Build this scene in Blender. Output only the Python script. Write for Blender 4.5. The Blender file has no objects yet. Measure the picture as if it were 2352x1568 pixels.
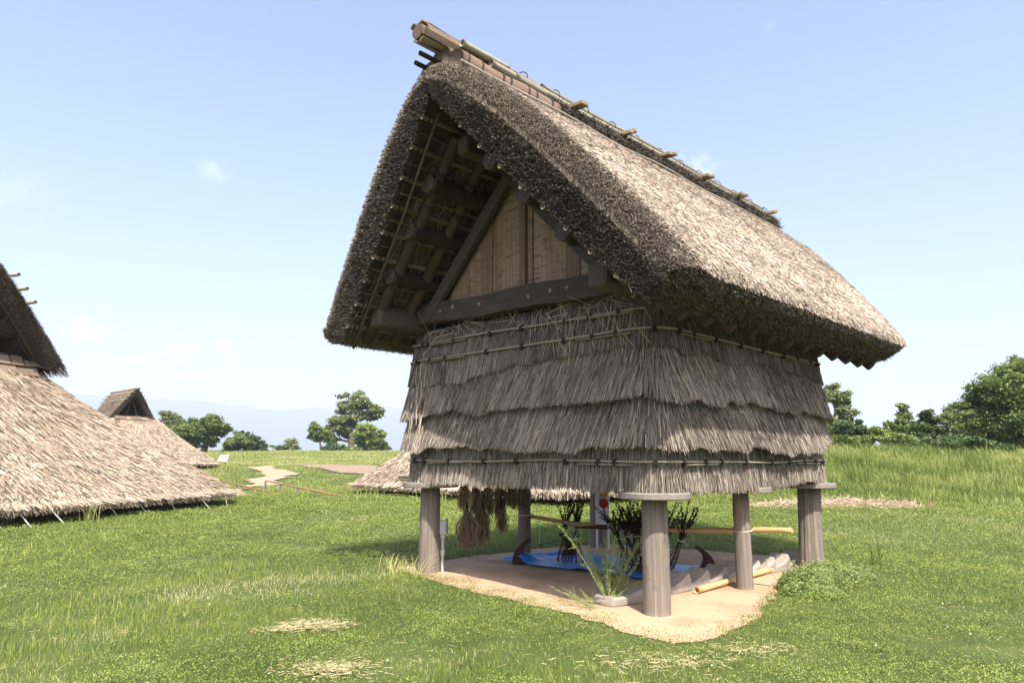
import bpy, math, random
import numpy as np
from mathutils import Vector, Matrix
rng = np.random.default_rng(7)
random.seed(7)
scene = bpy.context.scene
COL = scene.collection

# ------------------------------------------------------------------ camera
EYE = 1.6
FOC, PITCH, ROLL = 1614.8, 0.1616, 0.0026          # focal length in units of a 2352-wide picture
cam_d = bpy.data.cameras.new("camera"); cam = bpy.data.objects.new("camera", cam_d); COL.objects.link(cam)
cam_d.sensor_width = 36; cam_d.lens = 36 * FOC / 2352; cam_d.clip_start = 0.05; cam_d.clip_end = 30000
cam.matrix_world = Matrix.Translation((0, 0, EYE)) @ Matrix.Rotation(math.pi / 2 + PITCH, 4, 'X') @ Matrix.Rotation(ROLL, 4, 'Z')
scene.camera = cam
scene.render.resolution_x, scene.render.resolution_y = 1024, 682

# ------------------------------------------------------------------ light
SUN = Vector((0.17, -0.72, 1.0)).normalized()
sun_d = bpy.data.lights.new("sun", 'SUN'); sun = bpy.data.objects.new("sun", sun_d); COL.objects.link(sun)
sun_d.energy = 4.8; sun_d.angle = math.radians(0.53); sun_d.color = (1.0, 0.955, 0.88)
sun.rotation_euler = SUN.to_track_quat('Z', 'Y').to_euler(); sun.location = (5, -20, 30)
scene.view_settings.view_transform = 'Standard'; scene.view_settings.look = 'None'
scene.view_settings.exposure = 1.15; scene.view_settings.gamma = 1
scene.cycles.max_bounces = 7; scene.cycles.diffuse_bounces = 4; scene.cycles.transparent_max_bounces = 8
scene.cycles.volume_bounces = 0; scene.cycles.use_denoising = True
scene.cycles.sample_clamp_indirect = 6

def pix_dir(x, y):
    c, s = math.cos(ROLL), math.sin(ROLL)
    dx, dy = x - 1176, y - 784
    X = c * dx + s * dy; Y = -s * dx + c * dy
    d1, d2 = 1.0, -Y / FOC
    return np.array([X / FOC, d1 * math.cos(PITCH) - d2 * math.sin(PITCH), d1 * math.sin(PITCH) + d2 * math.cos(PITCH)])
def at(x, y, dist):                                   # the point seen at (x, y), dist metres ahead of the camera
    r = pix_dir(x, y); return np.array([0, 0, EYE]) + r * (dist / r[1])

world = bpy.data.worlds.new("World"); scene.world = world; world.use_nodes = True
nt = world.node_tree; nt.nodes.clear(); L = nt.links.new
def N(t, **k):
    n = nt.nodes.new(t)
    for a, b in k.items(): setattr(n, a, b)
    return n
def M(op, a, b=None, c=None):
    n = N('ShaderNodeMath', operation=op)
    for i, v in enumerate((a, b, c)):
        if v is None: continue
        if isinstance(v, (int, float)): n.inputs[i].default_value = v
        else: L(v, n.inputs[i])
    return n.outputs[0]
sky = N('ShaderNodeTexSky', sky_type='NISHITA', sun_disc=False, sun_elevation=math.asin(SUN.z),
        sun_rotation=math.atan2(SUN.x, SUN.y), altitude=20, air_density=1.0, dust_density=4.0, ozone_density=2.6)
tc = N('ShaderNodeTexCoord'); sep = N('ShaderNodeSeparateXYZ'); L(tc.outputs['Generated'], sep.inputs[0])
az = M('ARCTAN2', sep.outputs[0], sep.outputs[1]); el = M('ARCSINE', sep.outputs[2])
noi = N('ShaderNodeTexNoise'); noi.inputs['Scale'].default_value = 70; noi.inputs['Detail'].default_value = 6; noi.inputs['Roughness'].default_value = .62
L(tc.outputs['Generated'], noi.inputs['Vector'])
nz = M('SUBTRACT', noi.outputs[0], .5)
cloud = None
for (x, y, w, h, a) in [(488, 390, 36, 34, .15), (200, 765, 60, 32, .4), (415, 805, 52, 30, .4), (1592, 395, 62, 42, .2), (45, 440, 95, 50, .08), (517, 796, 32, 18, .4), (300, 825, 45, 22, .3), (440, 862, 60, 16, .25), (1765, 62, 16, 22, .06)]:
    d = pix_dir(x, y); d = d / np.linalg.norm(d)
    a0, e0 = math.atan2(d[0], d[1]), math.asin(d[2])
    u = M('DIVIDE', M('SUBTRACT', az, a0), w / FOC); v = M('DIVIDE', M('SUBTRACT', el, e0), h / FOC)
    r = M('SQRT', M('ADD', M('MULTIPLY', u, u), M('MULTIPLY', v, v)))
    f = M('ADD', M('SUBTRACT', .92, r), M('MULTIPLY', nz, 3.0))
    n = N('ShaderNodeMapRange', interpolation_type='SMOOTHSTEP'); L(f, n.inputs[0])
    n.inputs[1].default_value = -.1; n.inputs[2].default_value = 1.1; n.inputs[3].default_value = 0; n.inputs[4].default_value = a
    cloud = n.outputs[0] if cloud is None else M('MAXIMUM', cloud, n.outputs[0])
mix = N('ShaderNodeMix', data_type='RGBA'); L(cloud, mix.inputs[0]); wb = N('ShaderNodeMix', data_type='RGBA', blend_type='MULTIPLY'); wb.inputs[0].default_value = 1; L(sky.outputs[0], wb.inputs[6]); wb.inputs[7].default_value = (1.0, .978, .985, 1); L(wb.outputs[2], mix.inputs[6]); mix.inputs[7].default_value = (6.9, 6.9, 7.0, 1)
bg = N('ShaderNodeBackground'); bg.inputs[1].default_value = .15; L(mix.outputs[2], bg.inputs[0])
wo = N('ShaderNodeOutputWorld'); L(bg.outputs[0], wo.inputs[0])

# ------------------------------------------------------------------ materials
def mat(name, stops, rough=.85, noise=None, amount=.35, trans=0, tone=True, bump=0, spec=.25, dark=None, coord='Object'):
    """stops: colour ramp over the piece's own tone (0..1); noise=(sx,sy,sz) adds grain; dark=(scale, colour, threshold) adds stains."""
    m = bpy.data.materials.new(name); m.use_nodes = True; t = m.node_tree; p = t.nodes['Principled BSDF']; lk = t.links.new
    p.inputs['Roughness'].default_value = rough; p.inputs['Specular IOR Level'].default_value = spec
    ramp = t.nodes.new('ShaderNodeValToRGB'); cr = ramp.color_ramp
    while len(cr.elements) < len(stops): cr.elements.new(.5)
    for e, (pos, c) in zip(cr.elements, stops): e.position = pos; e.color = (*c, 1)
    fac = None
    if tone:
        a = t.nodes.new('ShaderNodeAttribute'); a.attribute_name = 'tone'; fac = a.outputs['Fac']
    col = None
    if noise:
        c = t.nodes.new('ShaderNodeTexCoord'); mp = t.nodes.new('ShaderNodeMapping'); mp.inputs['Scale'].default_value = noise
        lk(c.outputs[coord], mp.inputs[0]); no = t.nodes.new('ShaderNodeTexNoise'); no.inputs['Scale'].default_value = 1; no.inputs['Detail'].default_value = 7
        no.inputs['Roughness'].default_value = .65
        lk(mp.outputs[0], no.inputs['Vector'])
        s = t.nodes.new('ShaderNodeMath'); s.operation = 'MULTIPLY_ADD'; lk(no.outputs[0], s.inputs[0]); s.inputs[1].default_value = amount * 2
        if fac is None: s.inputs[2].default_value = .5 - amount
        else:
            s2 = t.nodes.new('ShaderNodeMath'); s2.operation = 'SUBTRACT'; lk(fac, s2.inputs[0]); s2.inputs[1].default_value = amount; lk(s2.outputs[0], s.inputs[2])
        fac = s.outputs[0]
        if bump:
            b = t.nodes.new('ShaderNodeBump'); b.inputs['Strength'].default_value = bump; b.inputs['Distance'].default_value = .02
            lk(no.outputs[0], b.inputs['Height']); lk(b.outputs[0], p.inputs['Normal'])
    if fac is not None: lk(fac, ramp.inputs[0])
    col = ramp.outputs[0]
    if dark:
        c = t.nodes.new('ShaderNodeTexCoord'); no = t.nodes.new('ShaderNodeTexNoise'); no.inputs['Scale'].default_value = dark[0]; no.inputs['Detail'].default_value = 4
        if len(dark) > 3:
            mp2 = t.nodes.new('ShaderNodeMapping'); mp2.inputs['Scale'].default_value = dark[3]; lk(c.outputs[coord], mp2.inputs[0]); lk(mp2.outputs[0], no.inputs['Vector'])
        else: lk(c.outputs[coord], no.inputs['Vector'])
        r = t.nodes.new('ShaderNodeValToRGB')
        r.color_ramp.elements[0].position = dark[2]; r.color_ramp.elements[1].position = dark[2] + .14
        r.color_ramp.elements[0].color = (0, 0, 0, 1); r.color_ramp.elements[1].color = (.85, .85, .85, 1); lk(no.outputs[0], r.inputs[0])
        mx = t.nodes.new('ShaderNodeMix'); mx.data_type = 'RGBA'; lk(r.outputs[0], mx.inputs[0]); lk(col, mx.inputs[6]); mx.inputs[7].default_value = (*dark[1], 1); col = mx.outputs[2]
    lk(col, p.inputs['Base Color'])
    if trans:
        tr = t.nodes.new('ShaderNodeBsdfTranslucent'); lk(col, tr.inputs[0]); ms = t.nodes.new('ShaderNodeMixShader'); ms.inputs[0].default_value = trans
        out = t.nodes['Material Output']; lk(p.outputs[0], ms.inputs[1]); lk(tr.outputs[0], ms.inputs[2]); lk(ms.outputs[0], out.inputs[0])
    return m

MAT = {}
MAT['wall_straw'] = mat('weathered wall straw', [(0, (.04, .031, .024)), (.42, (.195, .16, .128)), (.85, (.46, .40, .335)), (1, (.50, .36, .2))], .75)
MAT['wall_under'] = mat('matted straw', [(0, (.05, .04, .032)), (1, (.2, .165, .135))], .95, (30, 30, 4), .4, tone=False)
MAT['roof_straw'] = mat('bleached roof reed', [(0, (.05, .038, .028)), (.38, (.235, .187, .14)), (.75, (.47, .392, .31)), (1, (.61, .53, .43))], .7)
MAT['roof_under'] = mat('roof reed bed', [(0, (.05, .04, .03)), (1, (.26, .205, .15))], .95, (9, 9, 9), .5, tone=False)
MAT['roof_dark'] = mat('weathered and shade-dark cut reed', [(0, (.014, .012, .01)), (.5, (.07, .057, .045)), (.82, (.2, .165, .128)), (1, (.44, .365, .28))], .75)  # weathered black on the verges; on the eaves its darkness stands in for shade
MAT['hut_straw'] = mat('pale hut reed', [(0, (.08, .06, .042)), (.35, (.28, .217, .155)), (.75, (.50, .405, .305)), (1, (.60, .505, .395))], .75)
MAT['hut_under'] = mat('hut reed bed', [(0, (.13, .1, .07)), (1, (.4, .32, .24))], .95, (5, 5, 3), .5, tone=False)
MAT['grey_wood'] = mat('weathered grey wood', [(0, (.045, .036, .028)), (.5, (.19, .156, .126)), (1, (.385, .328, .27))], .85, (38, 38, 1.2), .5, tone=False, bump=.6, dark=(2.3, (.05, .042, .037), .62))
MAT['beam_wood'] = mat('dark grey beam', [(0, (.024, .018, .014)), (.5, (.078, .059, .047)), (1, (.175, .142, .118))], .85, (22, 3, 22), .4, tone=False, bump=.4)
MAT['tie_wood'] = mat('dark tie beam wood', [(0, (.018, .013, .01)), (.5, (.062, .045, .034)), (1, (.15, .118, .093))], .85, (2.5, 22, 22), .4, tone=False, bump=.4)
MAT['plank'] = mat('warm gable plank', [(0, (.055, .033, .022)), (.5, (.24, .152, .098)), (1, (.46, .315, .215))], .8, (30, 30, 1.1), .42, bump=.3, dark=(1, (.15, .098, .062), .52, (7, 7, 26)))
MAT['pole_wood'] = mat('brown roof pole', [(0, (.016, .010, .007)), (.5, (.055, .037, .024)), (1, (.125, .088, .057))], .8, (9, 9, 9), .3)
MAT['bamboo_old'] = mat('old bamboo', [(0, (.08, .064, .044)), (.5, (.26, .22, .16)), (1, (.45, .4, .32))], .55, (7, 7, 7), .25, spec=.4)
MAT['bamboo_ridge'] = mat('greenish ridge bamboo', [(0, (.07, .06, .042)), (.5, (.22, .195, .14)), (1, (.38, .345, .27))], .5, (6, 6, 6), .25, spec=.4)
MAT['bamboo_brown'] = mat('shaded old bamboo', [(0, (.035, .026, .016)), (.5, (.135, .104, .066)), (1, (.31, .25, .168))], .6, (7, 7, 7), .25)  # old bamboo darkened for use under the roof, shade put into its colour
MAT['bamboo_fresh'] = mat('orange dry bamboo', [(0, (.3, .16, .06)), (.5, (.56, .33, .14)), (1, (.70, .46, .23))], .55, (5, 5, 5), .22, spec=.4)
MAT['bark'] = mat('cedar bark', [(0, (.05, .033, .022)), (.5, (.17, .12, .085)), (1, (.33, .25, .185))], .9, (30, 3, 30), .4, bump=.6)
MAT['rope'] = mat('black palm rope', [(0, (.012, .01, .009)), (1, (.05, .042, .036))], .95, (60, 60, 60), .4, tone=False)
MAT['string'] = mat('pale string', [(0, (.5, .48, .44)), (1, (.72, .7, .66))], .8, (40, 40, 40), .4, tone=False)
MAT['hut_dark'] = mat('brown cut reed', [(0, (.035, .027, .02)), (.5, (.12, .092, .066)), (1, (.34, .27, .2))], .8)
MAT['peg'] = mat('split wood peg', [(0, (.10, .072, .045)), (.5, (.26, .195, .125)), (1, (.42, .335, .235))], .85, (20, 20, 20), .3, tone=False)
MAT['sand'] = mat('coarse tan sand', [(0, (.22, .138, .085)), (.5, (.475, .325, .205)), (1, (.63, .47, .33))], .95, (90, 90, 90), .5, tone=False, bump=.6, dark=(1.4, (.33, .21, .13), .5))
MAT['path'] = mat('path dirt', [(0, (.22, .155, .095)), (1, (.44, .335, .225))], .95, (2, 2, 2), .5, tone=False)
MAT['soil'] = mat('bare brown soil', [(0, (.16, .11, .075)), (1, (.32, .235, .17))], .95, (1.6, 1.6, 1.6), .5, tone=False)
MAT['earth'] = mat('ground under the grass', [(0, (.022, .034, .008)), (.5, (.065, .088, .02)), (.8, (.12, .135, .04)), (1, (.25, .21, .11))], .95, (.9, .9, .9), .5, tone=False, bump=.3)
MAT['grass'] = mat('grass blades', [(0, (.06, .095, .016)), (.35, (.215, .27, .048)), (.62, (.37, .395, .105)), (.82, (.51, .48, .215)), (1, (.70, .585, .38))], .6, trans=.42, spec=.3)
MAT['tallgrass'] = mat('tall bank grass', [(0, (.08, .125, .024)), (.4, (.235, .29, .06)), (.72, (.40, .425, .145)), (.88, (.48, .43, .22)), (1, (.58, .42, .3))], .6, trans=.42, spec=.3)
MAT['clover'] = mat('clover leaves', [(0, (.03, .062, .011)), (.45, (.205, .265, .048)), (1, (.43, .465, .135))], .55, trans=.35, spec=.35)
MAT['petal'] = mat('clover flower', [(0, (.7, .62, .58)), (1, (.85, .82, .8))], .8, trans=.2)
MAT['leaf'] = mat('tree leaves', [(0, (.03, .055, .015)), (.45, (.085, .135, .03)), (.8, (.165, .225, .05)), (1, (.27, .32, .09))], .5, trans=.3, spec=.4)
MAT['leaf_dark'] = mat('dark tree leaves', [(0, (.02, .042, .014)), (.5, (.055, .095, .026)), (1, (.12, .175, .05))], .5, trans=.25, spec=.4)
MAT['leaf_light'] = mat('light tree leaves', [(0, (.06, .1, .02)), (.5, (.17, .24, .045)), (1, (.32, .38, .1))], .5, trans=.35, spec=.4)
MAT['leaf_olive'] = mat('olive tree leaves', [(0, (.05, .068, .025)), (.5, (.14, .175, .06)), (1, (.27, .3, .125))], .5, trans=.3, spec=.4)
MAT['trunk'] = mat('tree bark', [(0, (.04, .032, .026)), (1, (.15, .125, .1))], .9, (8, 8, 2), .5, tone=False)
MAT['weed'] = mat('weed leaves', [(0, (.1, .15, .04)), (.5, (.23, .31, .085)), (1, (.42, .47, .2))], .55, trans=.35)
MAT['weedstem'] = mat('weed stems', [(0, (.16, .19, .06)), (1, (.4, .38, .18))], .7)
MAT['tarp'] = mat('blue plastic sheet', [(0, (.014, .14, .48)), (1, (.03, .27, .74))], .45, (5, 5, 5), .5, tone=False, spec=.5, bump=.25)
MAT['horn'] = mat('dark red brown wood', [(0, (.022, .008, .006)), (1, (.085, .03, .022))], .7, (20, 20, 4), .5, tone=False)
MAT['driedstalk'] = mat('dried stalks', [(0, (.012, .007, .004)), (.6, (.05, .028, .015)), (1, (.22, .12, .055))], .85)
MAT['driedroot'] = mat('dried hanging stems', [(0, (.05, .032, .017)), (.5, (.2, .14, .085)), (.85, (.36, .27, .175)), (1, (.62, .56, .46))], .85)
MAT['metal'] = mat('galvanised grey metal', [(0, (.3, .31, .32)), (1, (.52, .53, .54))], .5, (12, 12, 12), .4, tone=False, spec=.5)
MAT['rail'] = mat('orange brown rail', [(0, (.17, .082, .048)), (1, (.29, .15, .092))], .6, (6, 6, 6), .4, tone=False)
MAT['postgrey'] = mat('dark rail post', [(0, (.05, .05, .052)), (1, (.11, .11, .115))], .6, (6, 6, 6), .4, tone=False)
MAT['white'] = mat('white paint', [(0, (.72, .73, .74)), (1, (.82, .82, .82))], .5, (6, 6, 6), .4, tone=False)
MAT['skyblue'] = mat('pale blue band', [(0, (.2, .55, .75)), (1, (.25, .6, .8))], .5, (6, 6, 6), .4, tone=False)
MAT['red'] = mat('red alarm paint', [(0, (.42, .02, .03)), (1, (.55, .03, .04))], .4, (6, 6, 6), .4, tone=False)
MAT['amber'] = mat('amber lamp cover', [(0, (.5, .2, .04)), (1, (.6, .28, .06))], .4, (6, 6, 6), .4, tone=False)
MAT['black'] = mat('black interior shade', [(0, (.01, .009, .008)), (1, (.02, .018, .016))], .95, (6, 6, 6), .4, tone=False)  # painted darkness for the inside of the hut gables
MAT['mud'] = mat('earth wall', [(0, (.06, .045, .033)), (1, (.16, .12, .09))], .95, (3, 3, 3), .5, tone=False)
MAT['mulch'] = mat('dry straw mulch', [(0, (.2, .14, .085)), (.5, (.46, .35, .24)), (1, (.68, .56, .43))], .85)
MAT['mountain'] = mat('wooded mountain', [(0, (.035, .06, .03)), (1, (.075, .105, .05))], .95, (.004, .004, .004), .5, tone=False)
MAT['steplog'] = mat('pale grey step log', [(0, (.13, .108, .088)), (.5, (.30, .258, .218)), (1, (.46, .40, .34))], .85, (24, 2, 24), .4, tone=False, bump=.3)
MAT['disc'] = mat('grey disc wood', [(0, (.06, .05, .042)), (.5, (.21, .185, .16)), (1, (.38, .34, .3))], .85, (3, 30, 30), .42, tone=False, bump=.4)

# ------------------------------------------------------------------ mesh helpers
class Geo:
    """Collects vertices, faces and a tone per vertex; build() links ONE mesh object."""
    def __init__(self): self.v = []; self.t = []; self.f = []; self.n = 0; self.mats = []
    def add(self, v, faces, tone=.5, m=None):
        v = np.asarray(v, float).reshape(-1, 3); k = len(v)
        t = np.full(k, tone, float) if np.isscalar(tone) else np.asarray(tone, float)
        self.v.append(v); self.t.append(t)
        if m is None: mi = 0
        else:
            if m not in self.mats: self.mats.append(m)
            mi = self.mats.index(m)
        for fa in (faces if isinstance(faces, list) else [faces]):
            fa = np.asarray(fa, np.int64)
            if len(fa): self.f.append((fa + self.n, mi))
        self.n += k
    def build(self, name, m=None, parent=None, smooth=False):
        if not self.mats: self.mats = [m]
        me = bpy.data.meshes.new(name)
        v = np.concatenate(self.v); me.vertices.add(len(v)); me.vertices.foreach_set('co', v.astype(np.float32).ravel())
        loops = np.concatenate([f.ravel() for f, _ in self.f]); tot = np.concatenate([np.full(len(f), f.shape[1]) for f, _ in self.f])
        mi = np.concatenate([np.full(len(f), i) for f, i in self.f])
        me.loops.add(len(loops)); me.loops.foreach_set('vertex_index', loops.astype(np.int32))
        me.polygons.add(len(tot)); st = np.concatenate([[0], np.cumsum(tot)[:-1]])
        me.polygons.foreach_set('loop_start', st.astype(np.int32)); me.polygons.foreach_set('loop_total', tot.astype(np.int32))
        me.polygons.foreach_set('material_index', mi.astype(np.int32))
        me.polygons.foreach_set('use_smooth', np.full(len(tot), smooth))
        at_ = me.attributes.new('tone', 'FLOAT', 'POINT'); at_.data.foreach_set('value', np.concatenate(self.t).clip(0, 1).astype(np.float32))
        for k in self.mats: me.materials.append(MAT[k] if isinstance(k, str) else k)
        me.update(calc_edges=True); me.validate()
        o = bpy.data.objects.new(name, me); COL.objects.link(o)
        if parent is not None: o.parent = parent
        return o

def unit(a): a = np.asarray(a, float); return a / np.maximum(np.linalg.norm(a, axis=-1, keepdims=True), 1e-9)
def frame(d):
    d = unit(d); ref = np.where(np.abs(d[..., 2:3]) > .9, np.array([1., 0, 0]), np.array([0, 0, 1.]))
    a = unit(np.cross(d, ref)); return a, np.cross(d, a)

def tube(g, pts, rad, n=10, tone=.5, m=None, hollow=False, cap=True, wob=0, cracks=()):
    pts = np.asarray(pts, float); k = len(pts); rad = np.full(k, rad) if np.isscalar(rad) else np.asarray(rad, float)
    d = np.gradient(pts, axis=0); a, b = frame(d)
    for i in range(1, k):                              # keep the frame from flipping
        if (a[i] * a[i - 1]).sum() < 0: a[i] *= -1; b[i] *= -1
    th = np.linspace(0, 2 * math.pi, n, endpoint=False)
    rr = rad[:, None] * (1 + (wob * rng.normal(size=(1, n)) if wob else 0))
    for cj, dp in cracks: rr[:, cj % n] *= 1 - dp
    v = pts[:, None] + rr[..., None] * (np.cos(th)[None, :, None] * a[:, None] + np.sin(th)[None, :, None] * b[:, None])
    i, j = np.meshgrid(np.arange(k - 1), np.arange(n), indexing='ij'); j2 = (j + 1) % n
    q = np.stack([i * n + j, i * n + j2, (i + 1) * n + j2, (i + 1) * n + j], -1).reshape(-1, 4)
    V = [v.reshape(-1, 3)]; F = [q]; c = k * n; T = []
    if cap:
        for e, s in ((0, -1), (k - 1, 1)):
            ring = v[e]; ctr = pts[e]
            if hollow:
                dd = unit(d[e]) * s; inn = ctr + (ring - ctr) * .72; deep = inn - dd * rad[e] * 2.0
                V += [inn, deep, (ctr - dd * rad[e] * 2.0)[None]]
                j = np.arange(n); j2 = (j + 1) % n
                F += [np.stack([e * n + j, e * n + j2, c + j2, c + j], -1), np.stack([c + j, c + j2, c + n + j2, c + n + j], -1), np.stack([c + n + j, c + n + j2, np.full(n, c + 2 * n)], -1)]
                c += 2 * n + 1
            else:
                V.append(ctr[None]); j = np.arange(n); F.append(np.stack([e * n + j, e * n + (j + 1) % n, np.full(n, c)], -1)); c += 1
    g.add(np.concatenate(V), F, tone, m)

def box(g, c, size, rot=None, tone=.5, m=None, taper=1.0, bev=0.0):
    """a box with chamfered vertical-ish edges; rot is a 3x3 matrix of axes in columns"""
    sx, sy, sz = np.asarray(size, float) / 2
    b = min(bev, sx * .6, sy * .6, sz * .6)
    if b <= 0:
        v = np.array([[x * sx, y * sy, z * sz] for z in (-1, 1) for y in (-1, 1) for x in (-1, 1)])
        v[4:, :2] *= taper
        f = np.array([[0, 2, 3, 1], [4, 5, 7, 6], [0, 1, 5, 4], [2, 6, 7, 3], [0, 4, 6, 2], [1, 3, 7, 5]])
        fs = [f]
    else:
        bm = __import__('bmesh').new(); __import__('bmesh').ops.create_cube(bm, size=2)
        for q in bm.verts: q.co = Vector((q.co.x * sx * (taper if q.co.z > 0 else 1), q.co.y * sy * (taper if q.co.z > 0 else 1), q.co.z * sz))
        __import__('bmesh').ops.bevel(bm, geom=bm.edges[:], offset=b, segments=2, affect='EDGES', profile=.5)
        bm.verts.index_update(); v = np.array([q.co[:] for q in bm.verts]); by = {}
        for q in bm.faces: by.setdefault(len(q.verts), []).append([w.index for w in q.verts])
        fs = [np.array(x) for x in by.values()]; bm.free()
    if rot is not None: v = v @ np.asarray(rot).T
    g.add(v + np.asarray(c, float), fs, tone, m)

def strands(g, P, D, r, tone, m=None, taper=.8, bend=None, sides=3):
    """thin prisms from P to P+D (all arrays); closed at the tip; bend moves the middle"""
    P = np.asarray(P, float); D = np.asarray(D, float); n = len(P)
    r = np.broadcast_to(np.asarray(r, float), (n,)); tone = np.broadcast_to(np.asarray(tone, float), (n,))
    a, b = frame(D); ph = rng.random(n) * 6.28
    rings = [0, 1] if bend is None else [0, .5, 1]
    V = []
    for s in rings:
        c = P + D * s + (0 if bend is None else bend * (4 * s * (1 - s)) * (1 if s < 1 else 0))
        for k in range(sides):
            th = ph + k * 2 * math.pi / sides
            V.append(c + (r * (1 - (1 - taper) * s))[:, None] * (np.cos(th)[:, None] * a + np.sin(th)[:, None] * b))
    nv = len(V); V = np.stack(V, 1).reshape(-1, 3); base = (np.arange(n) * nv)[:, None]
    F = []
    for q in range(len(rings) - 1):
        for k in range(sides):
            k2 = (k + 1) % sides; F.append(base + np.array([[q * sides + k, q * sides + k2, (q + 1) * sides + k2, (q + 1) * sides + k]]))
    tip = base + np.array([[(len(rings) - 1) * sides + k for k in range(sides)]])
    g.add(V, [np.concatenate(F), tip], np.repeat(tone, nv), m)

def leaves(g, P, size, tone, m=None, up=.5, aspect=.6):
    """small folded leaf faces (4-point diamonds) scattered at P"""
    n = len(P); size = np.broadcast_to(np.asarray(size, float), (n,))
    nrm = unit(rng.normal(size=(n, 3)) + np.array([0, 0, up * 2])); a = unit(np.cross(nrm, rng.normal(size=(n, 3)))); b = np.cross(nrm, a)
    s = size[:, None]
    V = np.stack([P - a * s * .5, P + b * s * .5 * aspect + nrm * s * .06, P + a * s * .5, P - b * s * .5 * aspect + nrm * s * .06], 1).reshape(-1, 3)
    g.add(V, np.arange(n)[:, None] * 4 + np.arange(4), np.repeat(np.broadcast_to(tone, (n,)), 4), m)

def hash2(i, j, s): 
    h = np.sin(i * 127.1 + j * 311.7 + s * 74.7) * 43758.5453; return h - np.floor(h)
def noise2(x, y, s=0):
    x = np.asarray(x, float); y = np.asarray(y, float)
    i, j = np.floor(x), np.floor(y); u, v = x - i, y - j; u = u * u * (3 - 2 * u); v = v * v * (3 - 2 * v)
    return (hash2(i, j, s) * (1 - u) + hash2(i + 1, j, s) * u) * (1 - v) + (hash2(i, j + 1, s) * (1 - u) + hash2(i + 1, j + 1, s) * u) * v
def fbm(x, y, s=0): return noise2(x, y, s) * .55 + noise2(x * 2.1, y * 2.1, s + 1) * .3 + noise2(x * 4.3, y * 4.3, s + 2) * .15
def smooth(a, b, x): t = np.clip((x - a) / (b - a), 0, 1); return t * t * (3 - 2 * t)
def inside(poly, x, y):
    poly = np.asarray(poly); r = np.zeros(np.shape(x), bool)
    for (x1, y1), (x2, y2) in zip(poly, np.roll(poly, -1, 0)):
        c = ((y1 > y) != (y2 > y)); r ^= c & (x < (x2 - x1) * (y - y1) / (y2 - y1 + 1e-12) + x1)
    return r

def tag(o, label=None, cat=None, group=None, kind=None):
    if label: o['label'] = label
    if cat: o['category'] = cat
    if group: o['group'] = group
    if kind: o['kind'] = kind
    return o
def thing(name, loc, rz, label, cat, group=None):
    o = bpy.data.objects.new(name, None); COL.objects.link(o); o.location = loc; o.rotation_euler = (0, 0, rz); o.empty_display_size = .2
    return tag(o, label, cat, group)

# ------------------------------------------------------------------ terrain
def gz(x, y):
    x = np.asarray(x, float); y = np.asarray(y, float)
    left = 1 - smooth(2, 12, x - .1 * (y - 30))
    z = left * (smooth(33, 60, y) * .85 + smooth(55, 125, y) * 1.5)
    bank = smooth(5, 11, x - .12 * (y - 24)) * smooth(23.5, 40, y) * (1.95 - .35 * smooth(14, 26, x))
    z = z + bank * (1 - .0 * left)
    d = np.hypot(x, y)
    z = z - smooth(128, 260, d) * 26
    z = z + (fbm(x * .35, y * .35, 3) - .5) * .10 * smooth(9, 16, np.hypot(x - 1.5, y - 10.3))
    return z

GC = np.array([1.5323, 10.2856]); YAW = 0.7739
EX = np.array([math.cos(YAW), -math.sin(YAW)])      # local x of the granary (to the right eave)
EY = np.array([math.sin(YAW), math.cos(YAW)])       # local y (along the ridge, away from us)
def loc2w(x, y, z=0): p = GC + x * EX + y * EY; return np.array([p[0], p[1], z])
def w2loc(x, y): d0 = x - GC[0]; d1 = y - GC[1]; return d0 * EX[0] + d1 * EX[1], d0 * EY[0] + d1 * EY[1]

# outlines on the ground, in granary coordinates (x = right, y = back)
PAD = [(-2.75, -1.75), (-2.45, -2.25), (-1.7, -2.32), (-1.14, -2.35), (-.3, -2.52), (.5, -2.58), (1.2, -2.62), (1.74, -2.66), (2.2, -2.86), (2.6, -2.92), (2.8, -2.5), (2.72, -1.6), (2.5, -.8), (2.35, -.2), (2.1, .5), (2.05, 1.4), (2.0, 2.3), (1.9, 2.9), (1.1, 3.1), (-.5, 2.9), (-2.1, 2.4), (-2.5, 1.0), (-2.6, -.6)]
PADW = np.array([loc2w(*p)[:2] for p in PAD])
def ground_at(x, y):
    r = pix_dir(x, y); t = np.linspace(10, 130, 2400); P = np.array([0, 0, EYE]) + r * (t / r[1])[:, None]; i = np.argmax(P[:, 2] < gz(P[:, 0], P[:, 1])); return P[i, :2]
PATH = np.array([ground_at(*q) for q in [(500, 1146), (517, 1136), (566, 1121), (571, 1103), (612, 1093), (586, 1079), (560, 1073), (625, 1070), (640, 1077), (686, 1088), (655, 1100), (642, 1113), (600, 1118), (556, 1138), (530, 1150)]])
SOIL = np.array([ground_at(*q) for q in [(650, 1068), (700, 1067), (840, 1069), (930, 1072), (930, 1092), (806, 1091), (767, 1089), (728, 1077)]])

def build_ground():
    g = Geo()
    ys = np.concatenate([np.linspace(-12, 60, 190), np.linspace(60, 300, 110)[1:], np.geomspace(300, 8500, 30)[1:]])
    xs = np.concatenate([-np.geomspace(8500, 90, 28), np.linspace(-88, 88, 230), np.geomspace(90, 8500, 28)])
    X, Y = np.meshgrid(xs, ys); Z = gz(X, Y) - .0
    k, l = X.shape; i, j = np.meshgrid(np.arange(k - 1), np.arange(l - 1), indexing='ij')
    g.add(np.stack([X, Y, Z], -1), np.stack([i * l + j, i * l + j + 1, (i + 1) * l + j + 1, (i + 1) * l + j], -1).reshape(-1, 4))
    tag(g.build('ground', 'earth', smooth=True), kind='structure')
build_ground()

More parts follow.
